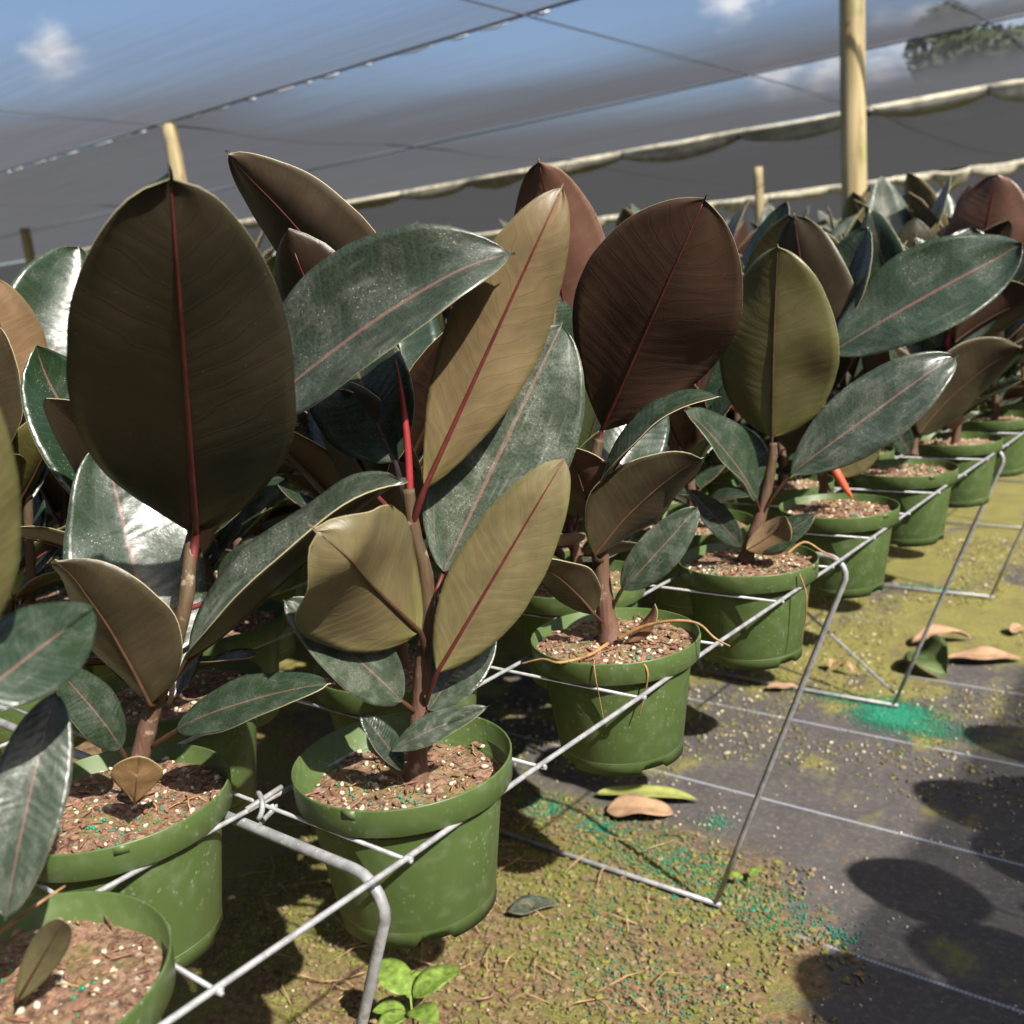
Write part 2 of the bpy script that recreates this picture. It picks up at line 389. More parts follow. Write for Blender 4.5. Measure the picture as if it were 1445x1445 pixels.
def wprof(t, a=.92, ex=.52):
    tt = min(1.0, t/.98)
    if not 0 < tt < 1: w = 0.0
    else:
        e = ex+.14*(1-tt)
        w = math.sin(PI*tt**a)**e
    if t > .92 and ex < .6: w = max(w, .04*(1-t)/.08+.008)
    return w
def leaf_grid(base, tip, n, W, fold=.25, bend=.05, hook=.0, twist=0.0, ns=26, nl=6, a=.92, wav=.012, seed=0, thick=.0012, sway=0.0, curl=0.0, ex=.52, notch=0.0):
    """returns MB data for a blade: materials 0 upper, 1 under, 2 margin; also the midrib line and normals"""
    rng = random.Random(seed)
    ax = tip-base; L = ax.length; ax = ax/L
    n = (n-ax*n.dot(ax)).normalized()
    if twist == 0 and ns > 15: twist = rng.uniform(-.35, .35)
    ph1, ph2 = rng.random()*6, rng.random()*6
    top = []; bot = []; uv = []; mid = []; nrm = []
    us = [(-1+2*i/(2*nl)) for i in range(2*nl+1)]
    for i in range(ns+1):
        t = i/ns
        t = .45*t+.55*(.5-.5*math.cos(PI*t))
        rot = Matrix.Rotation(twist*(t-.5), 3, ax)
        nn = rot @ n; side = nn.cross(ax)
        c = base+ax*(L*t)+n*(L*bend*4*t*(1-t))+n.cross(ax)*(L*sway*4*t*(1-t))
        if t > .8: c = c+n*(hook*L*((t-.8)/.2)**2)
        w = wprof(t, a, ex)*W/2*(1+.035*noise.noise((t*4, seed*3.7, 1.5)))
        dz = .035*W*noise.noise((t*3, seed*1.3, 8))
        nrm.append(nn)
        for u in us:
            au = abs(u)
            z = fold*w*(au**1.35)-curl*w*au**4
            z += wav*W*au*au*math.sin(t*9+ph1*(1 if u > 0 else 2)+ph2)
            if ns > 15:
                z += W*(.05*noise.noise((t*3.2+seed, u*1.3, seed*.77))*(.35+au))+dz*au*(1 if u > 0 else -.6)
                w_ = w*(1+.022*noise.noise((t*9, (1 if u > 0 else 5), seed*2.1))*au)
            else: w_ = w
            p = c+side*(u*w_*(1-.12*fold*au))+nn*z
            if notch: p = p-ax*(L*notch*(1-au)**1.3*t**5)+ax*(L*notch*.5*au*t**6)
            if u == 0: mid.append(p)
            top.append(p); bot.append(p-nn*(thick*(1.0-.25*au**4))); uv.append((u*.5+.5, t))
    k = len(us); vs = top+bot; N = len(top); fs = []; mi = []
    for i in range(ns):
        for j in range(k-1):
            q = (i*k+j, i*k+j+1, (i+1)*k+j+1, (i+1)*k+j)
            fs.append(q); mi.append(0)
            fs.append(tuple(N+x for x in reversed(q))); mi.append(1)
        for j, s in ((0, 1), (k-1, -1)):
            a_, b_ = i*k+j, (i+1)*k+j
            q = (a_, b_, N+b_, N+a_)
            fs.append(q if s > 0 else tuple(reversed(q))); mi.append(2)
    return vs, fs, mi, uv+uv, mid, nrm
# make the blade's upper faces look along +n: side = n x axis, rows run along the axis
def check_flip(vs, fs, mi, nrm):
    f = fs[len(fs)//2 - (len(fs)//2) % 2]
    for q, m in zip(fs, mi):
        if m == 0:
            a, b, c = (Vector(vs[q[0]]), Vector(vs[q[1]]), Vector(vs[q[2]]))
            nn = (b-a).cross(c-a)
            if nn.length > 1e-9:
                if nn.dot(nrm[len(nrm)//2]) < 0: return [tuple(reversed(x)) for x in fs]
                return fs
    return fs

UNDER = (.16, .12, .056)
def make_leaf(parent, base, tip, n, W, attach=None, under=UNDER, rib='midrib_red', ribr=.0021, seed=0, dust=.3, origin=None, **kw):
    origin = origin or Vector((0, 0, 0))
    kw.setdefault('ns', 28); kw.setdefault('nl', 7)
    vs, fs, mi, uv, mid, nrm = leaf_grid(base-origin, tip-origin, n, W, seed=seed, **kw)
    fs = check_flip(vs, fs, mi, nrm[1:])
    lf = mesh_obj('leaf', vs, fs, [M['top'], M['under'], M['edge']], parent, mi, uv)
    lf.color = (*under, dust)
    mb = MB()
    L = (tip-base).length
    pts = [p-q*(ribr*.9*(1-.8*i/len(mid))+.0004) for i, (p, q) in enumerate(zip(mid, nrm))]
    k = len(pts)
    rad = [ribr*(1-.86*(i/(k-1))) for i in range(k)]
    last = int(k*.95)
    pts = pts[:last]; rad = rad[:last]
    if attach is not None:
        a = Vector(attach)-origin
        b0 = pts[0]; dirn = (pts[1]-pts[0]).normalized()
        m1 = a*.4+b0*.6-dirn*((a-b0).length*.18)
        pet = bez(a, m1, b0, 6)[:-1]
        pts = pet+pts; rad = [ribr*1.15]*len(pet)+rad
    mb.tube(pts, rad, 7)
    mb.build('midrib', M[rib], lf)
    return lf
def view_normal(base, tip, phi):
    """upper side's direction: a turn from facing the lens, or ('s', d): under side shown, d = how squarely it meets the sun, or ('h', off): upper side near the glint"""
    ax = (tip-base).normalized(); mid = (base+tip)/2
    v = (CAM-mid).normalized(); v0 = v; v = (v-ax*v.dot(ax)).normalized()
    def at_(p): return Matrix.Rotation(R(p), 3, ax) @ v
    k = 1.0
    if isinstance(phi, tuple):
        if phi[0] == 's':
            best = min(range(-52, 53), key=lambda q: abs(-at_(180+q).dot(SUN)-phi[1])*60+abs(q)*.25)
            phi = 180+best; k = 1/max(.66, math.cos(R(best)))
        else:
            h = (v0+SUN).normalized(); best = max(range(-50, 51), key=lambda q: at_(q).dot(h)); SUNLOG.append(('glint', round(max(at_(q).dot(h) for q in range(-50, 51)), 3))); phi = best+phi[1]; k = 1/max(.7, math.cos(R(phi)))
    return at_(phi), k

# ------------------------------------------------------------------ pot and soil meshes (origin at the pot's foot)
PZ = WZ-.122            # z of the pot's foot
PH = .1494
def pot_profile():
    return [(.0705, .0), (.0755, .0), (.0762, .014), (.0764, .0155), (.0765, .0157), (.0905, .117), (.0912, .1225),
            (.1000, .1228), (.1012, .1238), (.1024, .1478), (.1022, .1492), (.1012, .1494), (.1002, .1484), (.0990, .128), (.0905, .121), (.089, .116), (.077, .03), (.0745, .004), (.001, .004)]
def pot_mesh(seg, name='pot'):
    mb = MB()
    def zf(j, k):
        return .009 if j in (0, 1) and seg >= 48 and (k % 16) in (3, 4, 5, 6) else 0
    mb.lathe(pot_profile(), seg, 0, zf)
    if seg >= 48:       # moulded tab on the lip
        for a0 in (.3, 2.4, 4.5):
            vs = []
            for a, z in ((a0-.06, .141), (a0+.06, .141), (a0+.06, .1485), (a0-.06, .1485)):
                vs.append((.1026*math.cos(a), .1031*math.sin(a), z))
            for a, z in ((a0-.06, .141), (a0+.06, .141), (a0+.06, .1485), (a0-.06, .1485)):
                vs.append((.1005*math.cos(a), .1005*math.sin(a), z))
            mb.add(vs, [(0, 1, 2, 3), (0, 4, 5, 1), (2, 6, 7, 3), (1, 5, 6, 2), (3, 7, 4, 0)])
    o = mb.build(name, M['pot']); me = o.data
    bpy.data.objects.remove(o)
    return me
def soil_mesh(zs, seed, nr=14, seg=44, amp=.006):
    vs = []; fs = []
    rmax = .089+(zs-.116)*.9 if zs < .122 else .0985
    vs.append((0, 0, zs+.006))
    for i in range(1, nr+1):
        r = rmax*i/nr
        for k in range(seg):
            a = 2*PI*k/seg
            x, y = r*math.cos(a), r*math.sin(a)
            z = zs+amp*noise.noise((x*35+seed*7, y*35, seed))+.004*noise.noise((x*110, y*110+seed, 3))+.006*(1-(r/rmax)**.6)
            if i == nr: z = zs-.003
            vs.append((x, y, z))
    for k in range(seg): fs.append((0, 1+k, 1+(k+1) % seg))
    for i in range(nr-1):
        for k in range(seg):
            k2 = (k+1) % seg
            fs.append((1+i*seg+k, 1+(i+1)*seg+k, 1+(i+1)*seg+k2, 1+i*seg+k2))
    return vs, fs
def soil_height(x, y, zs, seed, amp=.006, rmax=.0985):
    r = math.hypot(x, y)
    return zs+amp*noise.noise((x*35+seed*7, y*35, seed))+.004*noise.noise((x*110, y*110+seed, 3))+.006*(1-min(1, r/rmax)**.6)
def scatter_bits(mb, n, zs, seed, rng, lo, hi, mi=0, cl=None, squash=None, lift=.3):
    for i in range(n):
        if cl:
            cx, cy, cr = rng.choice(cl); x = cx+rng.gauss(0, cr); y = cy+rng.gauss(0, cr)
        else:
            r = .093*math.sqrt(rng.random()); a = rng.random()*2*PI; x, y = r*math.cos(a), r*math.sin(a)
        if math.hypot(x, y) > .094: continue
        rr = lo+(hi-lo)*rng.random()**2
        mb.blob((x, y, soil_height(x, y, zs, seed)+rr*lift), rr, mi, squash or (1, .75, .6), .75 if squash is None else .1, rng)

POT_HI = pot_mesh(64); POT_LO = pot_mesh(28)
def pot_and_soil(root, zs, seed, hero=True):
    o = bpy.data.objects.new('pot', POT_HI if hero else POT_LO); COL.objects.link(o); o.parent = root
    o.rotation_euler = (0, 0, seed*1.7)
    vs, fs = soil_mesh(zs, seed)
    s = mesh_obj('soil', vs, fs, M['soil'], root)
    rng = random.Random(seed*13+1)
    if hero:
        mb = MB(); scatter_bits(mb, 150, zs, seed, rng, .0008, .0044)
        tag(mb.build('perlite', M['perlite'], s, True), kind='stuff')
        mb = MB(); cl = [(.045*math.cos(a), .045*math.sin(a), .012) for a in [rng.random()*6.3 for _ in range(3)]]+[(-.03, -.06, .014), (.055, -.03, .014)]
        scatter_bits(mb, 60, zs, seed, rng, .0013, .0021, 0, cl, (1, 1, 1), .7)
        tag(mb.build('fertiliser', M['pellet'], s), kind='stuff')
        mb = MB(); scatter_bits(mb, 420, zs, seed, rng, .0008, .005, 0, None, (1.3, .55, .3), .4)
        scatter_bits(mb, 60, zs, seed, rng, .002, .010, 0, None, (1.4, .14, .14), .35)
        tag(mb.build('bark_mulch', M['bark'], s, False), kind='stuff')
        mb = MB()
        for i in range(11):
            r = .085*math.sqrt(rng.random()); a = rng.random()*6.3; p = Vector((r*math.cos(a), r*math.sin(a), 0))
            d = rng.random()*6.3; l = rng.uniform(.008, .035)
            pts = []
            for q in range(5):
                x = p.x+math.cos(d)*l*q/4; y = p.y+math.sin(d)*l*q/4; d += rng.uniform(-.35, .35)
                if math.hypot(x, y) > .093: break
                pts.append((x, y, soil_height(x, y, zs, seed)+.001+.003*math.sin(q*PI/4)))
            if len(pts) > 2: mb.tube(pts, rng.uniform(.0004, .0009), 5)
        tag(mb.build('rootlets', M['root'], s), kind='stuff')
    return s

# ------------------------------------------------------------------ hero plants
def pot_xy(row, iy): return (-CELL*(row+.5), CELL*iy)
def plant_root(row, iy, label, group):
    x, y = pot_xy(row, iy)
    r = empty('potted_rubber_plant', (x, y, PZ))
    return tag(r, label, 'potted plant', group), (x, y)
def stem_obj(root, pts, r0, r1, origin):
    pts = smooth_path([p-origin for p in pts], 6)
    n = len(pts); rad = []
    for i in range(n):
        t = i/(n-1); r = r0*(1-t)+r1*t
        r *= 1+.10*max(0, math.sin(t*38))**3+(.35*(1-t/.06) if t < .06 else 0)
        rad.append(r)
    mb = MB(); mb.tube(pts, rad, 12)
    return mb.build('stem', M['stem'], root)
def sheath_obj(root, base, tip, r, origin, mat='sheath', name='leaf_sheath'):
    ax = tip-base; side = ax.normalized().orthogonal()*ax.length*.04
    pts = bez(base-origin, (base+tip)/2+side-origin, tip-origin, 12)
    rad = [r*(.75+.5*(i/11))*(1-(i/11)**2.2)+.0004 for i in range(12)]
    mb = MB(); mb.tube(pts, rad, 9)
    return mb.build(name, M[mat], root)

def hero(row, iy, label, group, zs, stem, r0, r1, leaves, sheaths=(), roots=(), seed=1):
    root, xy = plant_root(row, iy, label, group)
    org = Vector((xy[0], xy[1], PZ))
    pot_and_soil(root, zs, seed)
    if stem: stem_obj(root, [at(*s[:2], xy, s[2] if len(s) > 2 else 0) for s in stem], r0, r1, org)
    for i, l in enumerate(leaves):
        (bx, by, bd), (tx, ty, td), wpx, phi = l[:4]
        kw = dict(l[4]) if len(l) > 4 else {}
        b = at(bx, by, xy, bd); t = at(tx, ty, xy, td)
        W = wpx*depth((b+t)/2)/FPX
        n, wk = view_normal(b, t, phi); W *= wk
        att = kw.pop('att', None)
        nm = kw.pop('id', '')
        if att: att = at(att[0], att[1], xy, att[2] if len(att) > 2 else 0)
        face = n if n.dot(CAM-b) > 0 else -n
        SUNLOG.append((iy, nm, round((t-b).length, 3), round(W, 3), round(face.dot(SUN), 2)))
        make_leaf(root, b, t, n, W, att, seed=seed*31+i, origin=org, **kw)
    for (bx, by, bd), (tx, ty, td), r, mat in sheaths:
        sheath_obj(root, at(bx, by, xy, bd), at(tx, ty, xy, td), r, org, mat)
    for pts, r in roots:
        p = smooth_path([at(q[0], q[1], xy, q[2])-org for q in pts], 5)
        mb = MB(); mb.tube(p, [r*(1-.6*i/(len(p)-1)) for i in range(len(p))], 6)
        mb.build('root', M['root'], root)
    return root
SHADED_MAROON = (.060, .031, .020); RUST = (.14, .068, .045); OLIVE = (.12, .105, .042); SHADED_UNDER = (.055, .041, .022)  # maroon and darkest backs: dark leaf colour with shade put into it
GF = 'potted rubber plants along the front wire'; GB = 'potted rubber plants of the second row'

# big dark leaf plant (second row, left)
hero(1, .5, 'rubber plant with a huge upright dark brown leaf back and a heart shaped leaf below', GB, .134,
     [(188, 1108), (205, 1040), (216, 1000), (240, 930), (262, 850), (270, 770, .03), (286, 700, .07)], .0090, .005, [
    ((277, 748, 0.03), (240, 249, -0.19), 316, ('s', -.35), dict(id='A', fold=.12, bend=-.02, hook=.03, under=(.040, .032, .018), a=.93, ex=.47, ribr=.0036, att=(262, 850), ns=34, nl=8)),  # under tint darkened so the colour itself carries this leaf's shade
    ((368, 588, 0.05), (716, 347, -0.02), 212, -40, dict(id='K', dust=.6, fold=.42, bend=.07, hook=-.04, a=.95, att=(285, 700), ns=34, nl=8)),
    ((240, 990, .03), (146, 618, .11), 185, ('h', 4), dict(id='B', dust=0.3, fold=.14, bend=-.03, att=(242, 925), rib='midrib_pale')),
    ((214, 992, -.02), (84, 784, -.05), 128, ('s', -.05), dict(id='C', fold=.30, bend=.03, hook=-.05, under=SHADED_UNDER, rib='midrib_brown', att=(222, 985))),
    ((266, 928, -.01), (560, 664, -.06), 165, -76, dict(id='D', dust=0.8, fold=.62, bend=-.02, hook=-.04, under=SHADED_UNDER, rib='midrib_brown', att=(245, 960), a=.85)),
    ((250, 1028, -.02), (467, 964, -.05), 82, -38, dict(id='E', fold=.15, bend=.06, rib='midrib_brown', att=(212, 1055))),
    ((172, 1056, -.02), (72, 936, -.05), 74, 25, dict(id='F', fold=.2, bend=.05, rib='midrib_brown', att=(186, 1090))),
    ((190, 1134, -.05), (195, 1074, -.055), 70, 176, dict(id='heart', fold=.16, bend=-.05, under=(.17, .10, .045), a=1.9, notch=.35, ex=.6, rib='midrib_brown', ribr=.001)),
    ((312, 838, .03), (392, 762, .02), 66, -20, dict(id='B2', fold=.25, bend=.05, att=(262, 860))),
    ], seed=2)

# leaves that come in from the left edge (front pot, bottom left)
hero(0, -.5, 'rubber plant in the nearest corner pot, one long glossy leaf drooping over the rim', GF, .128,
     [(-40, 1345), (-50, 1200), (-70, 1000), (-80, 850)], .010, .006, [
    ((78, 978, 0.02), (6, 1300, -0.05), 100, ('h', 13), dict(id='P0a', dust=0.6, fold=.1, bend=.05, att=(-60, 1000))),
    ((-70, 1015, -0.08), (122, 866, 0.02), 128, ('h', 5), dict(id='P0b', notch=.2, a=1.1, ex=.6, fold=.2, bend=.06, att=(-70, 1000))),
    ((-30, 905, -.06), (-22, 545, -.08), 104, ('s', .35), dict(id='P0c', fold=.2, bend=-.04, under=OLIVE, att=(-70, 960))),
    ((24, 1412, -.02), (92, 1296, -.04), 52, ('s', .3), dict(id='P0s', fold=.3, bend=.08, under=(.14, .12, .06), rib='midrib_brown', ribr=.0012)),
    ], roots=[([(-6, 1320, 0), (40, 1285, 0), (92, 1250, .02)], .0017)], seed=3)

# plant with the tan lit leaf backs (front row, centre)
hero(0, 1.5, 'rubber plant with sunlit tan leaf backs and red midribs, beside the bent bench leg', GF, .120,
     [(588, 1108), (590, 1040), (594, 985), (598, 930), (603, 880), (600, 810), (584, 750), (576, 690)], .0098, .0055, [
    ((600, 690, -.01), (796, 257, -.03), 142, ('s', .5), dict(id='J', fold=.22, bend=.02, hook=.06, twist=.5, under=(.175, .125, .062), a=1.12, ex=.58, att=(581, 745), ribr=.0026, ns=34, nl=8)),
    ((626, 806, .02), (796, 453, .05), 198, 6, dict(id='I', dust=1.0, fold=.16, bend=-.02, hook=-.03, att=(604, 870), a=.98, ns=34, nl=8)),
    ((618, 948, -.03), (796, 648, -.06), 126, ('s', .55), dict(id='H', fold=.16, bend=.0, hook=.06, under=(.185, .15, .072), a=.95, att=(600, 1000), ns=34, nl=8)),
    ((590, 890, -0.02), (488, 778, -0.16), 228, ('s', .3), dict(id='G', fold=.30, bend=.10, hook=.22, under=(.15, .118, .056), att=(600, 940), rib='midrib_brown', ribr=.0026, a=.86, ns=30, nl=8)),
    ((568, 990, -.02), (398, 846, -.05), 100, 18, dict(id='L', dust=0.8, fold=.22, bend=.06, rib='midrib_brown', att=(592, 1008))),
    ((604, 1002, -.01), (696, 882, .03), 84, -14, dict(id='M', dust=0.7, fold=.2, bend=.05, rib='midrib_brown', att=(596, 1020))),
    ((552, 1060, -.04), (668, 1006, -.05), 46, -24, dict(id='N', dust=0.9, notch=.4, a=1.1, ex=.6, fold=.25, bend=.06, rib='midrib_brown', ribr=.0012)),
    ((568, 1086, -.03), (508, 1006, -.03), 44, 30, dict(id='O', fold=.25, bend=.05, rib='midrib_brown', ribr=.0012)),
    ((556, 652, .03), (478, 450, .10), 165, -24, dict(id='K2', fold=.3, bend=.02, rib='midrib_pale', att=(577, 735))),
    ((528, 690, .05), (446, 545, .09), 112, ('s', 0), dict(id='dk', fold=.2, bend=.02, under=SHADED_UNDER, att=(580, 740))),
    ], sheaths=[((578, 740, .0), (558, 505, .02), .0036, 'sheath')], seed=4)

hero(0, 3.5, 'rubber plant with a broad maroon leaf back, orange roots hanging over its pot rim', GF, .136,
     [(862, 905), (852, 845), (846, 770), (842, 700), (839, 655), (846, 620)], .0125, .0055, [
    ((850, 606, 0.02), (996, 277, -0.12), 232, ('s', -.2), dict(id='S', fold=.14, bend=-.02, hook=.02, under=SHADED_MAROON, a=1.2, ex=.58, att=(840, 660), ribr=.0027, ns=34, nl=8)),
    ((838, 782, -.04), (990, 642, -.06), 100, ('s', -.05), dict(id='T', fold=.2, bend=.06, hook=-.03, under=SHADED_UNDER, rib='midrib_brown', att=(855, 790))),
    ((846, 692, -0.05), (1008, 550, -0.1), 84, -70, dict(id='U', fold=.35, bend=.10, hook=-.06, att=(842, 720))),
    ((848, 700, .05), (930, 556, 0.13), 96, ('h', 0), dict(id='U2', fold=.2, bend=.03, rib='midrib_pale')),
    ((878, 832, -.02), (986, 714, -.03), 64, 6, dict(id='V', dust=0.7, fold=.2, bend=.06, rib='midrib_brown', att=(862, 866))),
    ((838, 864, -.02), (754, 790, -.05), 64, ('s', 0), dict(id='W', fold=.2, bend=.06, under=SHADED_UNDER, rib='midrib_brown', att=(852, 880))),
    ((838, 742, .0), (798, 628, -.01), 86, ('s', -.1), dict(id='X', fold=.2, bend=.05, under=RUST, rib='midrib_brown', att=(850, 785))),
    ((886, 906, -.02), (925, 852, -.03), 26, 140, dict(id='dry', fold=.5, bend=.12, under=(.2, .1, .06), rib='midrib_brown', ribr=.0008)),
    ], roots=[([(872, 902, -.02), (905, 885, -.03), (950, 876, -.05), (985, 880, -.06), (1008, 900, -.07), (1030, 912, -.07)], .0026),
              ([(858, 908, -.02), (830, 925, -.05), (790, 935, -.085), (765, 930, -.07), (735, 937, -.06)], .0024),
              ([(838, 938, -.098), (841, 960, -.101), (846, 985, -.095), (852, 1015, -.095)], .0009),
              ([(906, 932, -.098), (914, 950, -.10), (910, 980, -.098), (902, 1010, -.098)], .0016)], seed=5)

hero(0, 5.5, 'rubber plant with an olive leaf back and small curled leaves over gravelly soil', GF, .136,
     [(1052, 792), (1066, 748), (1078, 710), (1088, 660), (1091, 625)], .0105, .006, [
    ((1090, 617, 0), (1098, 344, -.05), 172, ('s', .14), dict(id='Y', fold=.2, bend=-.02, under=OLIVE, a=.84, att=(1080, 700), rib='midrib_brown', ribr=.0027, ns=34, nl=8)),
    ((1116, 668, -.03), (1352, 497, -.07), 104, -14, dict(id='Z', dust=.6, fold=.2, bend=.02, hook=-.06, a=1.02, att=(1070, 738), rib='midrib_brown', ns=30)),
    ((1068, 704, -.02), (966, 578, -.05), 92, 58, dict(id='AA', fold=.35, bend=.05, under=SHADED_UNDER, rib='midrib_brown', att=(1072, 725))),
    ((1075, 690, .03), (1026, 596, .06), 66, 20, dict(id='AA2', fold=.2, bend=.03)),
    ((1054, 776, -.03), (1112, 732, -.06), 56, 160, dict(id='cc', fold=.5, bend=.15, under=(.2, .13, .07), rib='midrib_brown', ribr=.0012)),
    ((1074, 778, -.03), (1150, 726, -.05), 38, -12, dict(id='dd', fold=.2, bend=.05, rib='midrib_brown', ribr=.001)),
    ((1046, 772, -.01), (970, 690, -.02), 40, 14, dict(id='ee', fold=.25, bend=.06, rib='midrib_brown', ribr=.0012)),
    ], roots=[([(1110, 782, -.06), (1135, 765, -.06), (1160, 778, -.07), (1180, 787, -.08)], .0022),
              ([(1128, 810, -.095), (1138, 840, -.10), (1136, 880, -.095), (1128, 905, -.09)], .0014)], seed=6)

hero(0, 7.5, 'rubber plant with a long speckled green leaf and an orange sheath on its soil', GF, .136,
     [(1164, 694), (1159, 655), (1160, 590), (1170, 500)], .009, .005, [
    ((1172, 498, -.02), (1446, 346, -.10), 140, -24, dict(id='bb', dust=.4, fold=.28, bend=.04, hook=.04, a=1.0, att=(1166, 540), ns=34, nl=8)),
    ((1170, 470, .02), (1222, 318, .02), 92, -40, dict(id='jj', fold=.35, bend=-.02, hook=-.03)),
    ((1168, 668, -.02), (1242, 612, -.05), 56, 165, dict(id='hh', fold=.2, bend=.05, under=OLIVE, rib='midrib_brown')),
    ((1158, 612, .02), (1178, 545, .02), 62, 10, dict(id='ii', fold=.2, bend=.05, rib='midrib_pale')),
    ((1160, 640, .02), (1090, 540, .06), 100, ('s', 0), dict(id='gx', fold=.2, bend=.03, under=SHADED_UNDER)),
    ((1164, 560, .03), (1120, 300, .06), 110, ('s', 0), dict(id='gy', fold=.2, bend=.0, under=SHADED_UNDER)),
    ], sheaths=[((1158, 640, -.02), (1150, 596, -.02), .007, 'sheath'), ((1174, 655, -.03), (1204, 704, -.05), .009, 'sheath_orange')], seed=7)

hero(0, 9.5, 'rubber plant with dark drooping leaf backs and a bright pink sheath against a pale leaf', GF, .136,
     [(1288, 642), (1293, 600), (1305, 560), (1330, 500)], .009, .005, [
    ((1296, 612, -.02), (1442, 488, -.05), 96, ('s', 0), dict(id='q1', fold=.2, bend=.08, under=SHADED_UNDER, rib='midrib_brown')),
    ((1334, 496, .0), (1372, 318, .02), 122, 14, dict(id='q2', fold=.15, bend=.02, rib='midrib_pale')),
    ((1346, 482, -.02), (1470, 420, -.06), 82, ('s', .05), dict(id='q3', fold=.2, bend=.08, under=SHADED_MAROON, rib='midrib_brown')),
    ((1292, 590, .02), (1222, 480, .03), 70, ('s', 0), dict(id='q4', fold=.2, bend=.05, under=SHADED_UNDER)),
    ((1300, 570, .03), (1250, 430, .05), 80, 40, dict(id='q5', fold=.3, bend=.05)),
    ((1310, 540, .04), (1226, 292, .10), 84, -20, dict(id='q6', fold=.2, bend=.06)),
    ((1284, 640, -.02), (1250, 590, -.04), 34, 20, dict(id='q7', fold=.2, bend=.08)),
    ((1318, 600, .05), (1300, 400, .06), 84, ('s', 0), dict(id='q8', fold=.2, bend=.0, under=SHADED_UNDER)),
    ], sheaths=[((1336, 490, -.01), (1352, 398, -.01), .0065, 'sheath')], seed=8)

# ------------------------------------------------------------------ generic plants
def proto_leaf_mesh(i):
    rng = random.Random(100+i)
    vs, fs, mi, uv, mid, nrm = leaf_grid(Vector((0, 0, 0)), Vector((1, 0, 0)), Vector((0, 0, 1)), rng.uniform(.44, .54), fold=rng.uniform(.12, .5), bend=rng.choice((-.04, .03, .07, .12)),
                                         hook=rng.uniform(-.06, .06), twist=rng.uniform(-.5, .5), ns=14, nl=4, a=rng.uniform(.85, 1.0), seed=i, thick=.0035, wav=.02)
    fs = check_flip(vs, fs, mi, nrm[1:])
    mb = MB(); mb.v = [tuple(v) for v in vs]; mb.f = list(fs); mb.m = list(mi); mb.uv = list(uv)
    pts = [Vector((-.16, 0, -.02)), Vector((-.08, 0, -.012))]+[p-q*.011 for p, q in zip(mid, nrm)][:13]
    mb.tube(pts, [.012]*2+[.011*(1-.85*k/12) for k in range(13)], 6, 3)
    o = mb.build('leaf', [M['top'], M['under'], M['edge'], M['midrib_red'] if i % 2 else M['midrib_brown']], None, True, True)
    me = o.data; bpy.data.objects.remove(o); return me
LEAFP = [proto_leaf_mesh(i) for i in range(8)]
def leaf_matrix(org, az, el, roll, L):
    d = Vector((math.cos(az)*math.cos(el), math.sin(az)*math.cos(el), math.sin(el)))
    up = Vector((0, 0, 1)); up = (up-d*up.dot(d)).normalized() if el < 1.45 else Vector((-math.cos(az), -math.sin(az), 0))
    up = Matrix.Rotation(roll, 3, d) @ up
    s = up.cross(d)
    m = Matrix((d, s, up)).transposed().to_4x4()
    return Matrix.Translation(Vector(org)+d*(.16*L)) @ m @ Matrix.Scale(L, 4)
TINTS = [UNDER, SHADED_UNDER, SHADED_MAROON, SHADED_UNDER, OLIVE, (.11, .078, .04)]
def plan_plant(seed):
    rng = random.Random(seed)
    H = rng.uniform(.14, .25); n = rng.randint(15, 18)
    az0 = rng.random()*6.3
    lean = (rng.uniform(-.03, .03), rng.uniform(-.03, .03))
    lv = []
    for i in range(n):
        t = i/(n-1)
        z = .135+.03+(H-.03)*t
        L = (.12+.175*min(1, t*1.35)) * rng.uniform(.85, 1.15)
        el = R(12+58*t+rng.uniform(-14, 14))
        lv.append(((lean[0]*t, lean[1]*t, z), az0+i*2.4+rng.uniform(-.35, .35), el, rng.uniform(-.5, .5), L, rng.randrange(8), rng.choice(TINTS)))
    return H, lean, lv, rng
PLANS = [plan_plant(500+i) for i in range(9)]
SOILS = []
for i in range(3):
    vs, fs = soil_mesh(.134, 20+i, 8, 28)
    o = mesh_obj('soil', vs, fs, M['soil']); SOILS.append(o.data); bpy.data.objects.remove(o)
BITS = []
for i in range(3):
    rng = random.Random(60+i); mb = MB()
    scatter_bits(mb, 110, .134, 20+i, rng, .0012, .0045)
    o = mb.build('perlite', M['perlite']); BITS.append(o.data); bpy.data.objects.remove(o)
STEMS = []
for H, lean, lv, rng in PLANS:
    mb = MB(); pts = smooth_path([(0, 0, .13), (lean[0]*.2+.004, lean[1]*.2, .13+H*.3), (lean[0]*.6-.004, lean[1]*.6, .13+H*.7), (lean[0], lean[1], .145+H)], 5)
    mb.tube(pts, [.0105*(1-.5*k/(len(pts)-1)) for k in range(len(pts))], 8)
    o = mb.build('stem', M['stem']); STEMS.append(o.data); bpy.data.objects.remove(o)
SHEATH = None
mb = MB(); mb.tube([(0, 0, 0), (.002, 0, .05), (.004, .001, .10), (.004, .002, .14)], [.004, .0055, .004, .0005], 8)
o = mb.build('leaf_sheath', M['sheath']); SHEATH = o.data; bpy.data.objects.remove(o)
def link(name, me, parent):
    o = bpy.data.objects.new(name, me); COL.objects.link(o); o.parent = parent; return o
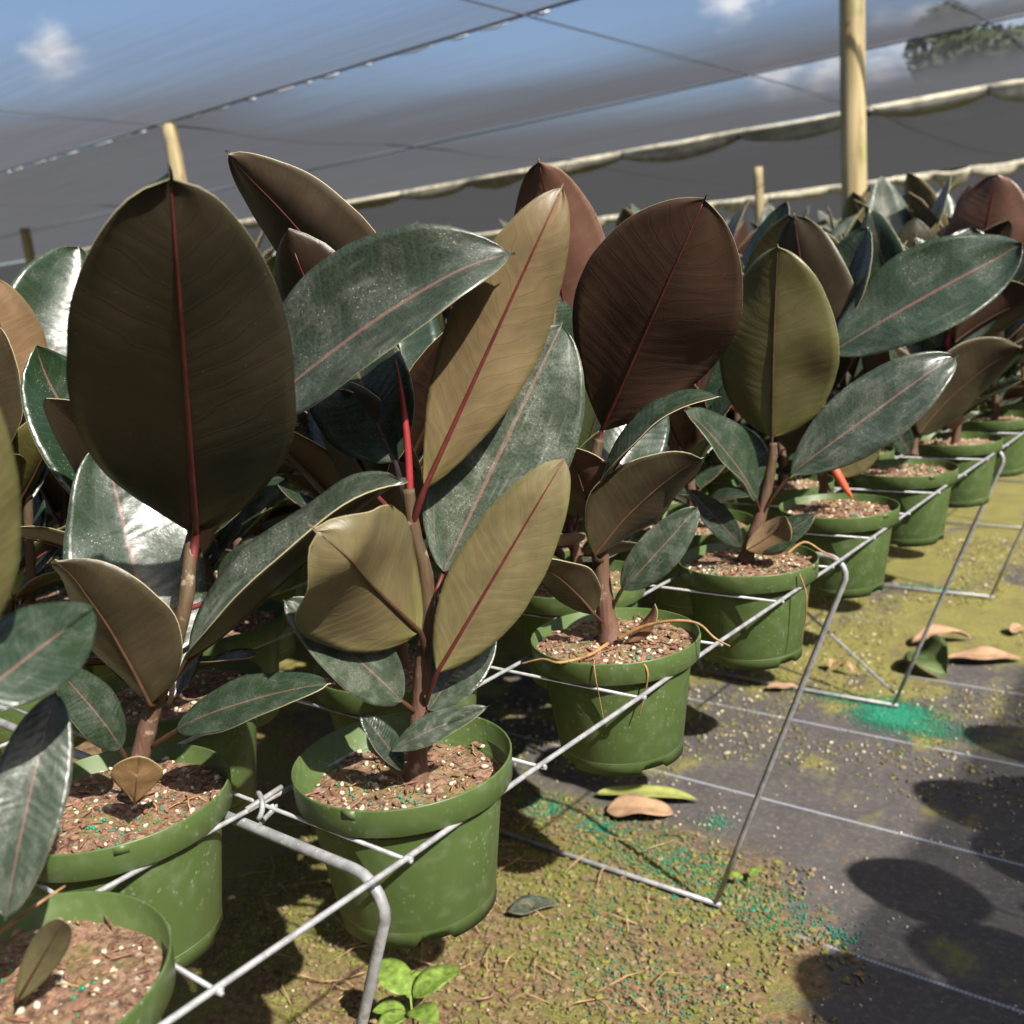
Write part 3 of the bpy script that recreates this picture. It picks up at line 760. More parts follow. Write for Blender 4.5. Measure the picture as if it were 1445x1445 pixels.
def generic(x, y, seed, label, group, zscale=1.0):
    k = seed % len(PLANS); H, lean, lv, rng = PLANS[k]; r2 = random.Random(seed)
    root = tag(empty('potted_rubber_plant', (x, y, PZ), r2.random()*6.3), label, 'potted plant', group)
    link('pot', POT_LO, root)
    s = link('soil', SOILS[seed % 3], root)
    tag(link('perlite', BITS[seed % 3], s), kind='stuff')
    st = link('stem', STEMS[k], root)
    for org, az, el, roll, L, mi, tint in lv:
        lf = link('leaf', LEAFP[mi], root); lf.matrix_local = leaf_matrix(org, az+r2.uniform(-.15, .15), el+r2.uniform(-.1, .1), roll, L*zscale)
        lf.color = (*[c*r2.uniform(.5, .95) for c in tint], r2.uniform(.05, .45))
    if r2.random() < .5:
        sh = link('leaf_sheath', SHEATH, root); sh.location = (lean[0], lean[1], .14+H)
    return root
# far, small plants: one mesh each
def far_mesh(k):
    H, lean, lv, rng = PLANS[k]; mb = MB()
    mb.lathe([(.0755, 0), (.0905, .117), (.1, .1228), (.102, .149), (.095, .149), (.09, .134), (.001, .138)], 12, 3)
    mb.tube([(0, 0, .13), (lean[0], lean[1], .145+H)], [.01, .006], 5, 4)
    for org, az, el, roll, L, mi, tint in lv:
        me = LEAFP[mi]; m = leaf_matrix(org, az, el, roll, L)
        rng3 = random.Random(mi)
        vs, fs, mm, uv, mid, nrm = leaf_grid(Vector((0, 0, 0)), Vector((1, 0, 0)), Vector((0, 0, 1)), .5, fold=rng3.uniform(.1, .5), bend=rng3.choice((-.04, .05, .1)), ns=7, nl=2, thick=.004, seed=mi)
        fs = check_flip(vs, fs, mm, nrm[1:])
        n0 = len(mb.v); mb.v += [tuple(m @ Vector(v)) for v in vs]; mb.uv += uv
        mb.f += [tuple(q+n0 for q in f) for f in fs]; mb.m += mm
    return mb
FARB = [far_mesh(k) for k in range(len(PLANS))]
FMATS = [M['top'], M['under'], M['edge'], M['pot'], M['stem']]
FARM = []
for mb in FARB:
    o = mb.build('rubber_plant', FMATS, None, True, True); FARM.append(o.data); bpy.data.objects.remove(o)

HEROCELLS = {(2, -.5), (3, .5), (1, .5), (0, -.5), (0, 1.5), (0, 3.5), (0, 5.5), (0, 7.5), (0, 9.5)}
cells = []
BENCH_GAP = .28
def bench_x(row):      # rows of six to a bench, then a gap
    b = row//6
    return -CELL*(row+.5)-b*BENCH_GAP
for row in range(0, 46):
    for k in range(-3, 64):
        iy = 2*k+.5+(1 if row % 2 == 0 else 0)
        if (row, iy) in HEROCELLS: continue
        x, y = bench_x(row), CELL*iy
        if y > 11.5: continue
        px, py, d = pix(Vector((x, y, WZ+.25)))
        if d < .45: continue
        m = 330/d
        if px < -m or px > 1445+m: continue
        cells.append((d, row, iy, x, y))
cells.sort()
# leave out what the front plants hide completely
def zone(row, iy, d):
    if row == 0: return ('rubber plant of the front wire row beyond the one with a pink sheath', 'far end of the front wire row')
    if row == 1: return ('rubber plant in the second pot row, seen between the front plants and their stems', 'second row filler plants')
    if row < 6: return ('rubber plant deep inside the first wire bench, mostly hidden behind the front rows', 'inner rows of the first bench')
    if d < 3.2: return ('rubber plant on the next bench back, dark leaves showing above the front bench', 'plants of the benches behind')
    return ('small distant rubber plant in the sea of leaves under the shade roof', 'distant rubber plants')
near = [c for c in cells if c[0] < 3.0]
far = [c for c in cells if c[0] >= 3.0]
SPECIAL = {(1, 2.5): 'rubber plant behind the sunlit tan one, its dark pointed leaf rising highest of all',
           (1, 4.5): 'rubber plant whose rusty pointed leaf rises between the tall tan and maroon leaves',
           (4, 1.5): 'rubber plant at the picture edge, partly hidden behind the big dark upright leaf',
           (0, 11.5): 'front row rubber plant with an upright brown leaf back near the tall post'}
ROOTS = {}
for i, (d, row, iy, x, y) in enumerate(near):
    lb, gp = zone(row, iy, d)
    if (row, iy) in SPECIAL: lb, gp = SPECIAL[(row, iy)], GB
    ROOTS[(row, iy)] = generic(x, y, 900+row*131+int(iy*2)*17, lb, gp, .80 if d < 2.1 and row else 1.0)
def extra(key, leaves, sheaths=(), stem=None, seed=50):
    root = ROOTS[key]; xy = (root.location.x, root.location.y); root.rotation_euler = (0, 0, 0)
    org = Vector(root.location)
    for i, l in enumerate(leaves):
        (bx, by, bd), (tx, ty, td), wpx, phi = l[:4]; kw = dict(l[4]) if len(l) > 4 else {}
        b = at(bx, by, xy, bd); t = at(tx, ty, xy, td); W = wpx*depth((b+t)/2)/FPX
        nm = kw.pop('id', ''); n, wk = view_normal(b, t, phi); W *= wk; face = n if n.dot(CAM-b) > 0 else -n
        att = kw.pop('att', None)
        if att: att = at(att[0], att[1], xy, 0)
        SUNLOG.append((key, nm, round((t-b).length, 3), round(W, 3), round(face.dot(SUN), 2)))
        make_leaf(root, b, t, n, W, att, seed=seed+i, origin=org, **kw)
    for (bx, by, bd), (tx, ty, td), r, mat in sheaths:
        sheath_obj(root, at(bx, by, xy, bd), at(tx, ty, xy, td), r, org, mat)
    if stem: stem_obj(root, [at(*s[:2], xy) for s in stem], .0068, .005, org)
if (1, 2.5) in ROOTS:
    extra((1, 2.5), [((535, 470, .02), (316, 214, -.04), 128, ('s', -.05), dict(id='Q', fold=.25, bend=.05, hook=.02, under=(.075, .052, .034), a=.82, ex=.62))])
if (1, 4.5) in ROOTS:
    extra((1, 4.5), [((812, 540, .02), (762, 222, -.02), 146, ('s', .3), dict(id='R', fold=.2, bend=.02, hook=-.03, under=RUST)),
                     ((775, 520, .0), (790, 352, .02), 100, 15, dict(id='R2', fold=.2, bend=.02))])
if (4, 1.5) in ROOTS:
    extra((4, 1.5), [((52, 590, 0), (112, 345, 0.1), 160, ('h', 6), dict(id='L1', fold=.2, bend=.03, rib='midrib_pale', att=(44, 630))),
                     ((24, 592, -.06), (-14, 388, -.08), 120, 186, dict(id='L2', fold=.2, bend=-.02, under=(.2, .125, .065), att=(40, 620))),
                     ((-2, 640, -.1), (-6, 455, -.12), 60, ('s', 0), dict(id='L3', fold=.2, bend=-.02, under=SHADED_UNDER))],
          [((42, 618, -.03), (36, 578, -.03), .008, 'sheath_orange')], [(34, 915), (44, 830), (40, 740), (42, 650), (44, 600)])
if (0, 11.5) in ROOTS:
    extra((0, 11.5), [((1378, 420, .05), (1408, 243, .02), 118, ('s', .1), dict(id='oo', fold=.15, bend=-.02, under=(.14, .07, .045), a=.88))])

N_IND = 285-len(near)
for i, (d, row, iy, x, y) in enumerate(far[:max(0, N_IND)]):
    lb, gp = zone(row, iy, d)
    o = bpy.data.objects.new('potted_rubber_plant', FARM[i % len(FARM)]); COL.objects.link(o)
    o.location = (x, y, PZ); o.rotation_euler = (0, 0, (i*1.713) % 6.28); o.scale = (1, 1, 1.08+.14*((i*.37) % 1))
    tag(o, lb, 'potted plant', gp)
    o.color = (*TINTS[i % len(TINTS)], 1)
# the rest of the field as one mass, out to the far side of the shade house
big = MB(); rng = random.Random(5)
rest = [(c[3], c[4]) for c in far[max(0, N_IND):]]
for yy in np.arange(11.6, 34, .85):
    for xx in np.arange(-2-yy*1.3, -.1, .62): rest.append((xx+rng.uniform(-.2, .2), yy+rng.uniform(-.3, .3)))
rest = [q for q in rest if -60 < pix(Vector((q[0], q[1], WZ+.3)))[0] < 1505]
for x, y in rest:
    mbk = FARB[rng.randrange(len(FARB))]; a = rng.random()*6.3; ca, sa = math.cos(a), math.sin(a); n0 = len(big.v)
    step = mbk
    big.v += [(x+ca*v[0]-sa*v[1], y+sa*v[0]+ca*v[1], PZ+v[2]) for v in step.v]
    big.f += [tuple(q+n0 for q in f) for f in step.f]; big.m += step.m; big.uv += step.uv
    if len(big.v) > 900000: break
o = big.build('rubber_plants', FMATS, None, True, True); o.color = (*SHADED_UNDER, 1)
tag(o, 'mass of far rubber plants reaching back to the end of the shade house', 'plants', None, 'stuff')
# across the aisle, just outside the picture: their leaves throw the shadows on the mat
def aisle_plant(x, y, leaves, seed):
    root = tag(empty('potted_rubber_plant', (x, y, PZ)), 'rubber plant on the bench across the aisle, leaves shading the ground mat', 'potted plant', 'plants across the aisle')
    link('pot', POT_LO, root); link('soil', SOILS[seed % 3], root)
    org = Vector((x, y, PZ)); mb = MB(); mb.tube([(0, 0, .13), (.005, 0, .25), (0, .004, .36)], [.011, .009, .006], 8); mb.build('stem', M['stem'], root)
    for i, (b, t, W) in enumerate(leaves):
        b, t = Vector(b), Vector(t)
        make_leaf(root, b, t, SUN, W, (x, y, b.z-.05), seed=seed*7+i, origin=org, fold=.15, bend=.03)
k = 1/math.tan(SUN_EL)
def shade_leaf(g0, g1, z0, z1):
    o = Vector((math.sin(SUN_AZ), math.cos(SUN_AZ), 0))*k
    return (Vector((g0[0], g0[1], 0))+o*z0+Vector((0, 0, z0)), Vector((g1[0], g1[1], 0))+o*z1+Vector((0, 0, z1)))
SH = [((.16, 1.46), (-.115, 1.44), .98, 1.10, .19), ((.36, 1.31), (.045, 1.29), .96, 1.10, .20), ((.26, 1.08), (-.09, 1.13), .98, 1.12, .22), ((.22, 1.80), (-.11, 1.85), .97, 1.12, .21), ((.20, 2.17), (-.09, 2.18), 1.0, 1.13, .19),
      ((.34, 1.62), (.06, 1.70), .98, 1.08, .19), ((.36, 2.0), (.11, 2.02), .98, 1.08, .18), ((.36, 1.10), (.20, 1.02), .95, 1.05, .18), ((.40, 1.22), (.14, 1.20), .96, 1.06, .17), ((.40, 1.52), (.20, 1.52), .96, 1.06, .17), ((.30, 1.92), (.02, 1.94), .98, 1.08, .16)]
for i, (a, b, z0, z1, W) in enumerate(SH):
    b0, t0 = shade_leaf(a, b, z0, z1)
    lv = [(b0, t0, W)]
    for q in range(3):
        an = rng.uniform(-1.2, 1.2); d = Vector((math.cos(an), math.sin(an), rng.uniform(.2, .9))).normalized()
        p = Vector((b0.x+.05, b0.y, b0.z-.05*q)); lv.append((p+d*.04, p+d*rng.uniform(.16, .26), .11))
    aisle_plant(b0.x+.06, b0.y, lv, i+1)

# ------------------------------------------------------------------ wire benches
def wire_bench(x1, y0, y1, ncol, label, legs, detail=True):
    root = tag(empty('wire_bench', (x1, y0, 0)), label, 'plant bench', 'wire plant benches')
    mb = MB(); org = Vector((x1, y0, 0))
    i0, i1 = int(round(y0/CELL)), int(round(y1/CELL))
    sg = 8 if detail else 5
    for c in range(ncol+1):
        r = .0027 if c in (0, ncol) else .0024
        mb.tube([Vector((-CELL*c, 0, WZ))]+[Vector((-CELL*c+random.uniform(-.001, .001), CELL*(i-i0), WZ+random.uniform(-.0012, .0012))) for i in range(i0+1, i1)]+[Vector((-CELL*c, y1-y0, WZ))], r, sg)
    for i in range(i0, i1+1):
        y = CELL*(i-i0)
        mb.tube([(.004, y, WZ-.0035), (-CELL*ncol*.5, y+random.uniform(-.002, .002), WZ-.0048), (-CELL*ncol-.004, y, WZ-.0035)], .0019, sg)
    for i in range(i0, i1+1):
        if detail: mb.blob((.001, CELL*(i-i0), WZ-.002), .0038, 0, (1, 1, .8), .3, random)
    mb.build('wire_grid', M['metal'], root)
    W = CELL*ncol
    for y in legs:
        yy = y-y0; z = WZ-.013; rr = .0050
        fl = MB()
        zf = .012
        path = [(-.30, yy, zf), (-.272, yy, zf+.004), (-.268, yy, zf+.02)]
        def arc(cx, cz, r, a0, a1, n=6): return [(cx+r*math.cos(R(a0+(a1-a0)*k/(n-1))), yy, cz+r*math.sin(R(a0+(a1-a0)*k/(n-1)))) for k in range(n)]
        R_ = .03
        right = [(-.27, yy, zf)]+[(-.27+.258*t, yy, zf+(z-R_-zf)*t) for t in (.25, .5, .75)]+arc(-.042, z-R_, R_, -10, 90)
        left = [(-W-x, yv, zv) for x, yv, zv in right][::-1]
        fl.tube(right+left, rr, 10)
        fl.tube([(-.258, yy, zf), (-W/2, yy, zf-.003), (-W+.258, yy, zf)], rr, 8)
        if abs(y-2.24) < .01: fl.tube([(-.27, yy+.009, zf+.03), (-W+.05, yy+.009, z-.03)], rr*.8, 8)
        fl.build('leg_frame', M['metal'], root)
    return root
LEGY = [.163, 1.2, 2.24, 3.28, 4.3, 5.3, 6.3, 7.3]
wb = wire_bench(0, -5*CELL, 54*CELL, 6, 'galvanised wire bench nearest the aisle, its front wire cutting across the pots', LEGY)
for b, lb in ((1, 'second wire bench back, hidden under its crowd of pots'), (2, 'third wire bench back, deep in the shade of leaves')):
    wire_bench(-(6*CELL+BENCH_GAP)*b, -5*CELL, 60*CELL, 6, lb, LEGY[::2], False)
wire_bench(.98+6*CELL, 2*CELL, 16*CELL, 6, 'wire bench across the aisle', [.8, 2.4], False)
# hooks that tie two panels together at the loop left of the sunlit pot
mb = MB(); pts = []
org = wb.location
for k in range(15):
    a = -.8+k*.42
    pts.append(Vector((-CELL+.010*math.cos(a)-.004*k/14-.003, CELL-.012+.002*k, WZ-.004+.010*math.sin(a)))-org)
pts.append(pts[-1]+Vector((-.012, -.006, -.012))); pts.append(pts[-1]+Vector((-.002, -.008, -.006)))
mb.tube(pts, .0026, 8); mb.tube([Vector((-CELL, CELL-.02, WZ+.001))-org, Vector((-CELL-.001, CELL+.022, WZ+.004))-org], .0028, 8)
mb.build('tie_hook', M['metal'], wb)

# ------------------------------------------------------------------ ground
def make_ground():
    m, nt, out = new_mat('woven_ground_mat')
    tc = nd(nt, 'TexCoord').outputs['Object']
    s = nd(nt, 'SeparateXYZ', {0: tc}); x, y = s.outputs[0], s.outputs[1]
    n1 = nd(nt, 'TexNoise', {'Vector': tc, 'Scale': 2.2, 'Detail': 6.0, 'Roughness': .6}).outputs[0]
    n2 = nd(nt, 'TexNoise', {'Vector': tc, 'Scale': 9.0, 'Detail': 6.0, 'Roughness': .65}).outputs[0]
    n3 = nd(nt, 'TexNoise', {'Vector': tc, 'Scale': 70.0, 'Detail': 6.0, 'Roughness': .7}).outputs[0]
    n4 = nd(nt, 'TexNoise', {'Vector': tc, 'Scale': 260.0, 'Detail': 3.0}).outputs[0]
    wx = mth(nt, 'SINE', mth(nt, 'MULTIPLY', x, 1500.0)); wy = mth(nt, 'SINE', mth(nt, 'MULTIPLY', y, 1500.0))
    weave = mth(nt, 'MULTIPLY', wx, wy)
    c = mix(nt, n2, (.055, .05, .05), (.145, .13, .124))
    c = mix(nt, mth(nt, 'MULTIPLY', weave, .12), c, (.10, .095, .09))
    c = mix(nt, mth(nt, 'MULTIPLY', smooth(nt, n3, .48, .7), .5), c, (.25, .215, .18))
    # marker threads every 42 cm
    fy = mth(nt, 'ABSOLUTE', mth(nt, 'SUBTRACT', mth(nt, 'FRACT', mth(nt, 'MULTIPLY', mth(nt, 'SUBTRACT', y, .99), 1/.427)), .5))
    th = mth(nt, 'SUBTRACT', 1.0, smooth(nt, fy, .0065, .011))
    dash = smooth(nt, mth(nt, 'SINE', mth(nt, 'MULTIPLY', x, 900.0)), -.6, .2)
    c = mix(nt, mth(nt, 'MULTIPLY', th, mth(nt, 'ADD', .45, mth(nt, 'MULTIPLY', dash, .4))), c, (.42, .45, .52))
    # moss grows denser further along the aisle
    far_ = smooth(nt, mth(nt, 'ADD', y, mth(nt, 'MULTIPLY', x, -.5)), 1.7, 3.0)
    mm = smooth(nt, mth(nt, 'ADD', mth(nt, 'ADD', mth(nt, 'MULTIPLY', n1, .7), mth(nt, 'MULTIPLY', n2, .3)), mth(nt, 'MULTIPLY', far_, .17)), .545, .66)
    moss = mix(nt, n3, mix(nt, smooth(nt, n2, .35, .65), (.12, .10, .025), (.22, .215, .032)), (.36, .33, .09))
    moss = mix(nt, mth(nt, 'MULTIPLY', smooth(nt, n4, .52, .62), .6), moss, mix(nt, n3, (.12, .07, .03), (.36, .27, .14)))
    c = mix(nt, mth(nt, 'MULTIPLY', mm, .85), c, moss)
    # crumbly potting mix spilled under the front pots: wedge toward the bench
    edge = mth(nt, 'ADD', mth(nt, 'ADD', mth(nt, 'MULTIPLY', x, 1.0), mth(nt, 'MULTIPLY', y, .62)), mth(nt, 'MULTIPLY', mth(nt, 'SUBTRACT', n2, .5), .55))
    deb = mth(nt, 'MULTIPLY', mth(nt, 'SUBTRACT', 1.0, smooth(nt, edge, .60, .70)), mth(nt, 'SUBTRACT', 1.0, smooth(nt, y, 1.30, 1.48)))
    dc = mix(nt, smooth(nt, n3, .3, .7), (.10, .062, .03), (.34, .225, .12))
    dc = mix(nt, mth(nt, 'MULTIPLY', smooth(nt, mth(nt, 'ADD', mth(nt, 'MULTIPLY', n2, .5), mth(nt, 'MULTIPLY', n1, .5)), .44, .56), .8), dc, mix(nt, smooth(nt, n4, .35, .65), (.09, .11, .02), (.29, .29, .07)))
    c = mix(nt, deb, c, dc)
    c = mix(nt, mth(nt, 'MULTIPLY', mth(nt, 'MULTIPLY', smooth(nt, n2, .6, .7), .75), mth(nt, 'SUBTRACT', 1.0, mm)), c, mix(nt, n3, (.11, .06, .03), (.28, .17, .10)))
    h = mth(nt, 'ADD', mth(nt, 'MULTIPLY', n3, mth(nt, 'ADD', .2, mth(nt, 'ADD', mm, mth(nt, 'MULTIPLY', deb, 1.4)))), mth(nt, 'MULTIPLY', weave, .06))
    h = mth(nt, 'ADD', h, mth(nt, 'MULTIPLY', n2, 2.5))
    fin(nt, out, c, .82, h, .7, .006, Specular_IOR_Level=.3)
    return m
M['ground'] = make_ground()
S = 160
g = mesh_obj('ground', [(-S, -S, 0), (S, -S, 0), (S, S, 0), (-S, S, 0)], [(0, 1, 2, 3)], M['ground'])
tag(g, 'black woven ground mat with moss and pale marker threads', 'ground', None, 'structure')

def gpt(px, py, z=.003):
    v = FWD+RGT*((px-722.5)/FPX)+DWN*((py-722.5)/FPX); t = (z-CAM.z)/v.z
    return CAM+v*t
rng = random.Random(11)
def in_debris(x, y): return x+.62*y+.28*noise.noise((x*9, y*9, 2)) < .64 and y < 1.42
mb = MB(); mb2 = MB(); mb3 = MB(); mb4 = MB(); mb5 = MB()
for i in range(36000):
    y = rng.uniform(.55, 4.2); x = rng.uniform(-1.1-.1*y, .45)
    if pix(Vector((x, y, 0)))[0] > 1500: continue
    d = in_debris(x, y)
    k = noise.noise((x*5, y*5, 7))
    if d:
        if rng.random() < .2: mb.blob((x, y, .002), rng.uniform(.001, .0035), 0, (1, .8, .7), .4, rng)
        q = rng.choice((0, 1, 1)); (mb4 if q == 0 else mb5).blob((x, y, .003), rng.uniform(.0015, .007), 0, (1.2, .8, .5), .6, rng)
    elif noise.noise((x*2.2, y*2.2, 3)) > -.05 and y > 1.5 and rng.random() < .55:
        q = rng.random()
        (mb4 if q < .5 else mb5 if q < .8 else mb).blob((x, y, .002), rng.uniform(.0015, .0055), 0, (1.2, .9, .5), .6, rng)
    elif rng.random() < .02+.6*max(0, k)**1.5: mb.blob((x, y, .0015), rng.uniform(.0012, .0038), 0, (1, .8, .7), .4, rng)
tag(mb.build('perlite', M['perlite']), 'white perlite grains strewn over the ground mat', 'perlite', None, 'stuff')
tag(mb4.build('moss', M['moss_bit'], None, False), 'mossy crumbs of potting mix on the mat under the front pots', 'moss', None, 'stuff')
cl = [(gpt(1262, 1008), .05, .045, 1900), (gpt(1195, 985), .06, .02, 240), (gpt(1320, 1030), .05, .04, 300), (gpt(765, 1140), .03, .03, 260), (gpt(840, 1165), .03, .03, 220), (gpt(1010, 1160), .02, .02, 60), (gpt(860, 1290), .05, .03, 60), (gpt(980, 1220), .05, .03, 160),
      (gpt(1100, 1290), .05, .04, 160), (gpt(900, 1200), .09, .06, 260), (gpt(1000, 1260), .1, .05, 260), (gpt(1180, 1320), .03, .02, 60), (gpt(900, 1380), .12, .06, 240), (gpt(1320, 830), .06, .01, 120)]
for p, sx, sy, n in cl:
    for k in range(int(n*1.6)):
        mb2.blob((p.x+rng.gauss(0, sx), p.y+rng.gauss(0, sy), .0025), rng.uniform(.0016, .0024), 0, (1, 1, 1), .1, rng)
tag(mb2.build('spilled_fertiliser', M['pellet']), 'green fertiliser pellets spilled in patches on the mat', 'fertiliser', None, 'stuff')
for i in range(75):
    p = gpt(rng.uniform(380, 1000), rng.uniform(1150, 1445)); a = rng.uniform(0, 6.3); l = rng.uniform(.03, .12)
    q = p+Vector((math.cos(a)*l, math.sin(a)*l, rng.uniform(0, .02)))
    if not in_debris(p.x, p.y): continue
    mb3.tube([p+Vector((0, 0, .003)), (p+q)/2+Vector((rng.gauss(0, .008), rng.gauss(0, .008), .008)), q], [.0011, .0014, .0006], 5)
tag(mb3.build('straw', M['straw']), 'dry straw and stalks lying under the front pots', 'straw', None, 'stuff')
tag(mb5.build('potting_crumbs', M['crumb'], None, False), 'brown crumbs of potting mix spilled under the front pots', 'potting mix', None, 'stuff')
# fallen leaves
def fallen(px, py, L, Wd, az, mat, label, bend=.12, fold=.25, lift=.012, tilt=.1):
    p = gpt(px, py); root = p
    d = Vector((math.cos(az), math.sin(az), 0)); b = Vector(p)-d*L/2+Vector((0, 0, lift)); t = Vector(p)+d*L/2+Vector((0, 0, lift*.6))
    n = Vector((d.y*tilt, -d.x*tilt, 1)).normalized()
    vs, fs, mi, uv, mid, nrm = leaf_grid(b-p, t-p, n, Wd, fold=fold, bend=bend, ns=16, nl=4, seed=int(px), wav=.05)
    fs = check_flip(vs, fs, mi, nrm[1:])
    mats = [M['top'], M['under'], M['edge']] if mat == 'fresh' else [M[mat]]*3
    o = mesh_obj('fallen_leaf', vs, fs, mats, None, mi, uv); o.location = p; o.color = (*UNDER, 1)
    m2 = MB(); m2.tube([q-w*.0006 for q, w in zip(mid, nrm)][:15], .001, 5)
    m2.build('midrib', M['midrib_brown'], o)
    return tag(o, label, 'fallen leaf', 'fallen leaves on the mat')
CA = math.atan2(RGT.y, RGT.x)
fallen(752, 1287, .10, .048, CA+.25, 'fresh', 'small grey green fallen leaf lying by the wide front pot', .05)
fallen(1328, 908, .19, .07, CA+.1, 'dead_leaf', 'tan curled dead leaf behind the green fallen one', .15, .4)
fallen(1388, 934, .22, .075, CA-.15, 'dead_leaf', 'long flat pinkish dead leaf, right of the green fallen one', .05)
fallen(1436, 893, .08, .05, CA+.7, 'dead_leaf', 'pale dead leaf at the very edge of the picture', .1)
fallen(903, 1152, .15, .08, CA-.2, 'dead_leaf', 'brown dead leaf lying under a yellowing leaf by the pellets', .08)
fallen(1104, 974, .09, .035, CA, 'dead_leaf', 'faded beige leaf beside the foot of a bench leg', .04)
fallen(1176, 945, .05, .03, CA+.9, 'dead_leaf', 'small curled brown leaf near the brace of the leg frame', .3, .6)
fallen(1195, 950, .055, .025, CA-1.0, 'dead_leaf', 'narrow twisted brown leaf between brace and leg', .3, .6)
fallen(1315, 945, .16, .13, CA-1.45, 'fallen_green', 'green fallen leaf with orange base standing folded on the mat', .1, .6, .03, .5)
M['yellow'] = simple('yellowing_leaf', (.34, .36, .10), .6, 25, .3)
fallen(915, 1130, .24, .05, CA-.25, 'yellow', 'long narrow yellow green fallen leaf below the third front pot', .05)
# seedlings
def seedling(px, py, sizes, label, h=.09):
    p = gpt(px, py, 0); root = tag(empty('seedling', p), label, 'seedling', 'weeds between the pots')
    mb = MB(); mb.tube([(0, 0, 0), (.003, 0, h*.5), (0, .003, h)], [.0022, .002, .0015], 6); mb.build('stem', M['seedling'], root)
    for (dx, dy, L, Wd, z) in sizes:
        d = (RGT*dx+Vector((FH.x, FH.y, 0))*dy); d.z = 0; d = d.normalized()
        b = Vector((0, 0, h*z))+d*.008; t = b+d*L+Vector((0, 0, L*.15))
        vs, fs, mi, uv, mid, nrm = leaf_grid(b, t, Vector((0, 0, 1)), Wd, fold=.2, bend=.08, ns=12, nl=3, a=.8)
        fs = check_flip(vs, fs, mi, nrm[1:])
        mesh_obj('leaf', vs, fs, [M['seedling']]*3, root, mi, uv)
    return root
seedling(588, 1500, [(-.7, .9, .088, .056, 1), (.8, .5, .085, .055, .95), (.15, .5, .06, .042, .9), (-.4, -.5, .06, .04, .8), (.5, -.6, .065, .045, .85), (-1, -.1, .05, .034, .8)], 'bright green seedling with round leaves at the lower edge of the picture', .12)
seedling(1055, 1252, [(-.8, .2, .03, .02, 1), (.7, .5, .035, .02, 1)], 'tiny green weed at the foot of the bench leg', .02)
# ------------------------------------------------------------------ shade house
RZ = WZ+2.037
def post(name, x, y, r, top, label, lean=(0, 0)):
    mb = MB(); n = 22; seg = 18; vs = []; fs = []
    for i in range(n+1):
        z = top*i/n
        for k in range(seg):
            a = 2*PI*k/seg; rr = r*(1.06-.1*i/n)*(1+.035*noise.noise((math.cos(a)*1.2, math.sin(a)*1.2, z*2+x)))
            vs.append((rr*math.cos(a)+lean[0]*i/n, rr*math.sin(a)+lean[1]*i/n, z))
    for i in range(n):
        for k in range(seg): fs.append((i*seg+k, i*seg+(k+1) % seg, (i+1)*seg+(k+1) % seg, (i+1)*seg+k))
    fs.append(tuple(n*seg+k for k in range(seg)))
    o = mesh_obj(name, vs, fs, M['wood']); o.location = (x, y, 0)
    return tag(o, label, 'post', 'timber posts of the shade house')
post('timber_post', -1.35, 5.02, .062, RZ+.1, 'tall peeled timber post rising out of the plants through the net')
post('timber_post', -6.74, 4.84, .062, RZ-.02, 'leaning timber post whose top meets the net seam', (-.12, .0))
def stub(px, py, Y, r, label):
    v = FWD+RGT*((px-722.5)/FPX)+DWN*((py-722.5)/FPX); p = CAM+v*((Y-CAM.y)/v.y)
    post('timber_post', p.x, p.y, r, p.z, label)
stub(1070, 236, 9.5, .045, 'short dark post stub between the plants, under the sagging roll')
stub(35, 322, 6.0, .06, 'pale short post at the far left before the rolled net')
stub(396, 326, 14.0, .08, 'far pale post almost hidden behind the big dark leaf')
stub(1335, 258, 14.5, .05, 'tiny far post beside the upright brown leaf')
def cloth(name, x0, x1, y0, y1, z, mat, label, sag=.05):
    nx, ny = 40, 10; vs = []; fs = []
    for j in range(ny+1):
        for i in range(nx+1):
            u = i/nx; v = j/ny
            x = x0+(x1-x0)*u; y = y0+(y1-y0)*v
            zz = z-sag*4*v*(1-v)+.03*noise.noise((x*.5, y*.8, z))*4*v*(1-v)
            if j in (0, ny): y += .018*math.sin(x*8)+.012*noise.noise((x*4, j, 1))
            vs.append((x, y, zz))
    for j in range(ny):
        for i in range(nx):
            a = j*(nx+1)+i; fs.append((a, a+1, a+nx+2, a+nx+1))
    n0 = len(vs); vs += [(x, y, zz+.002) for x, y, zz in vs]
    o = mesh_obj(name, vs[:n0], fs, M[mat])
    return tag(o, label, 'shade net', 'shade net panels of the roof')
cloth('shade_net', -26, -1.2, 1.0, 4.80, RZ, 'cloth_a', 'nearest black shade net panel, blue sky showing through it')
cloth('shade_net', -26, 2.0, 4.86, 7.82, RZ, 'cloth_c', 'second shade net panel beyond the clipped seam')
cloth('shade_net', -26, 2.0, 7.84, 10.7, RZ, 'cloth_c', 'third shade net panel ending at the tied roll')
cloth('shade_net', -32, 4.0, 10.72, 19.5, RZ-.04, 'cloth_b', 'dark brown shade net panel past the tied roll', .12)
cloth('shade_net', -50, 6.0, 20.1, 44.0, RZ-.12, 'cloth_b', 'farthest dark shade net panel above the far plants', .2)
cloth('shade_net', -26, -1.2, -6.0, .96, RZ, 'cloth_b', 'unseen shade net panel over the benches beside the viewer, added to cut sky fill')  # this and the next two panels: added out of view to cut sky fill
cloth('shade_net', 2.7, 10.0, -6.0, 12.0, RZ, 'cloth_b', 'unseen shade net panel across the aisle, added to cut sky fill')
cloth('shade_net', -1.2, 2.7, -6.0, -1.3, RZ, 'cloth_b', 'unseen shade net panel behind the viewer, added to cut sky fill')
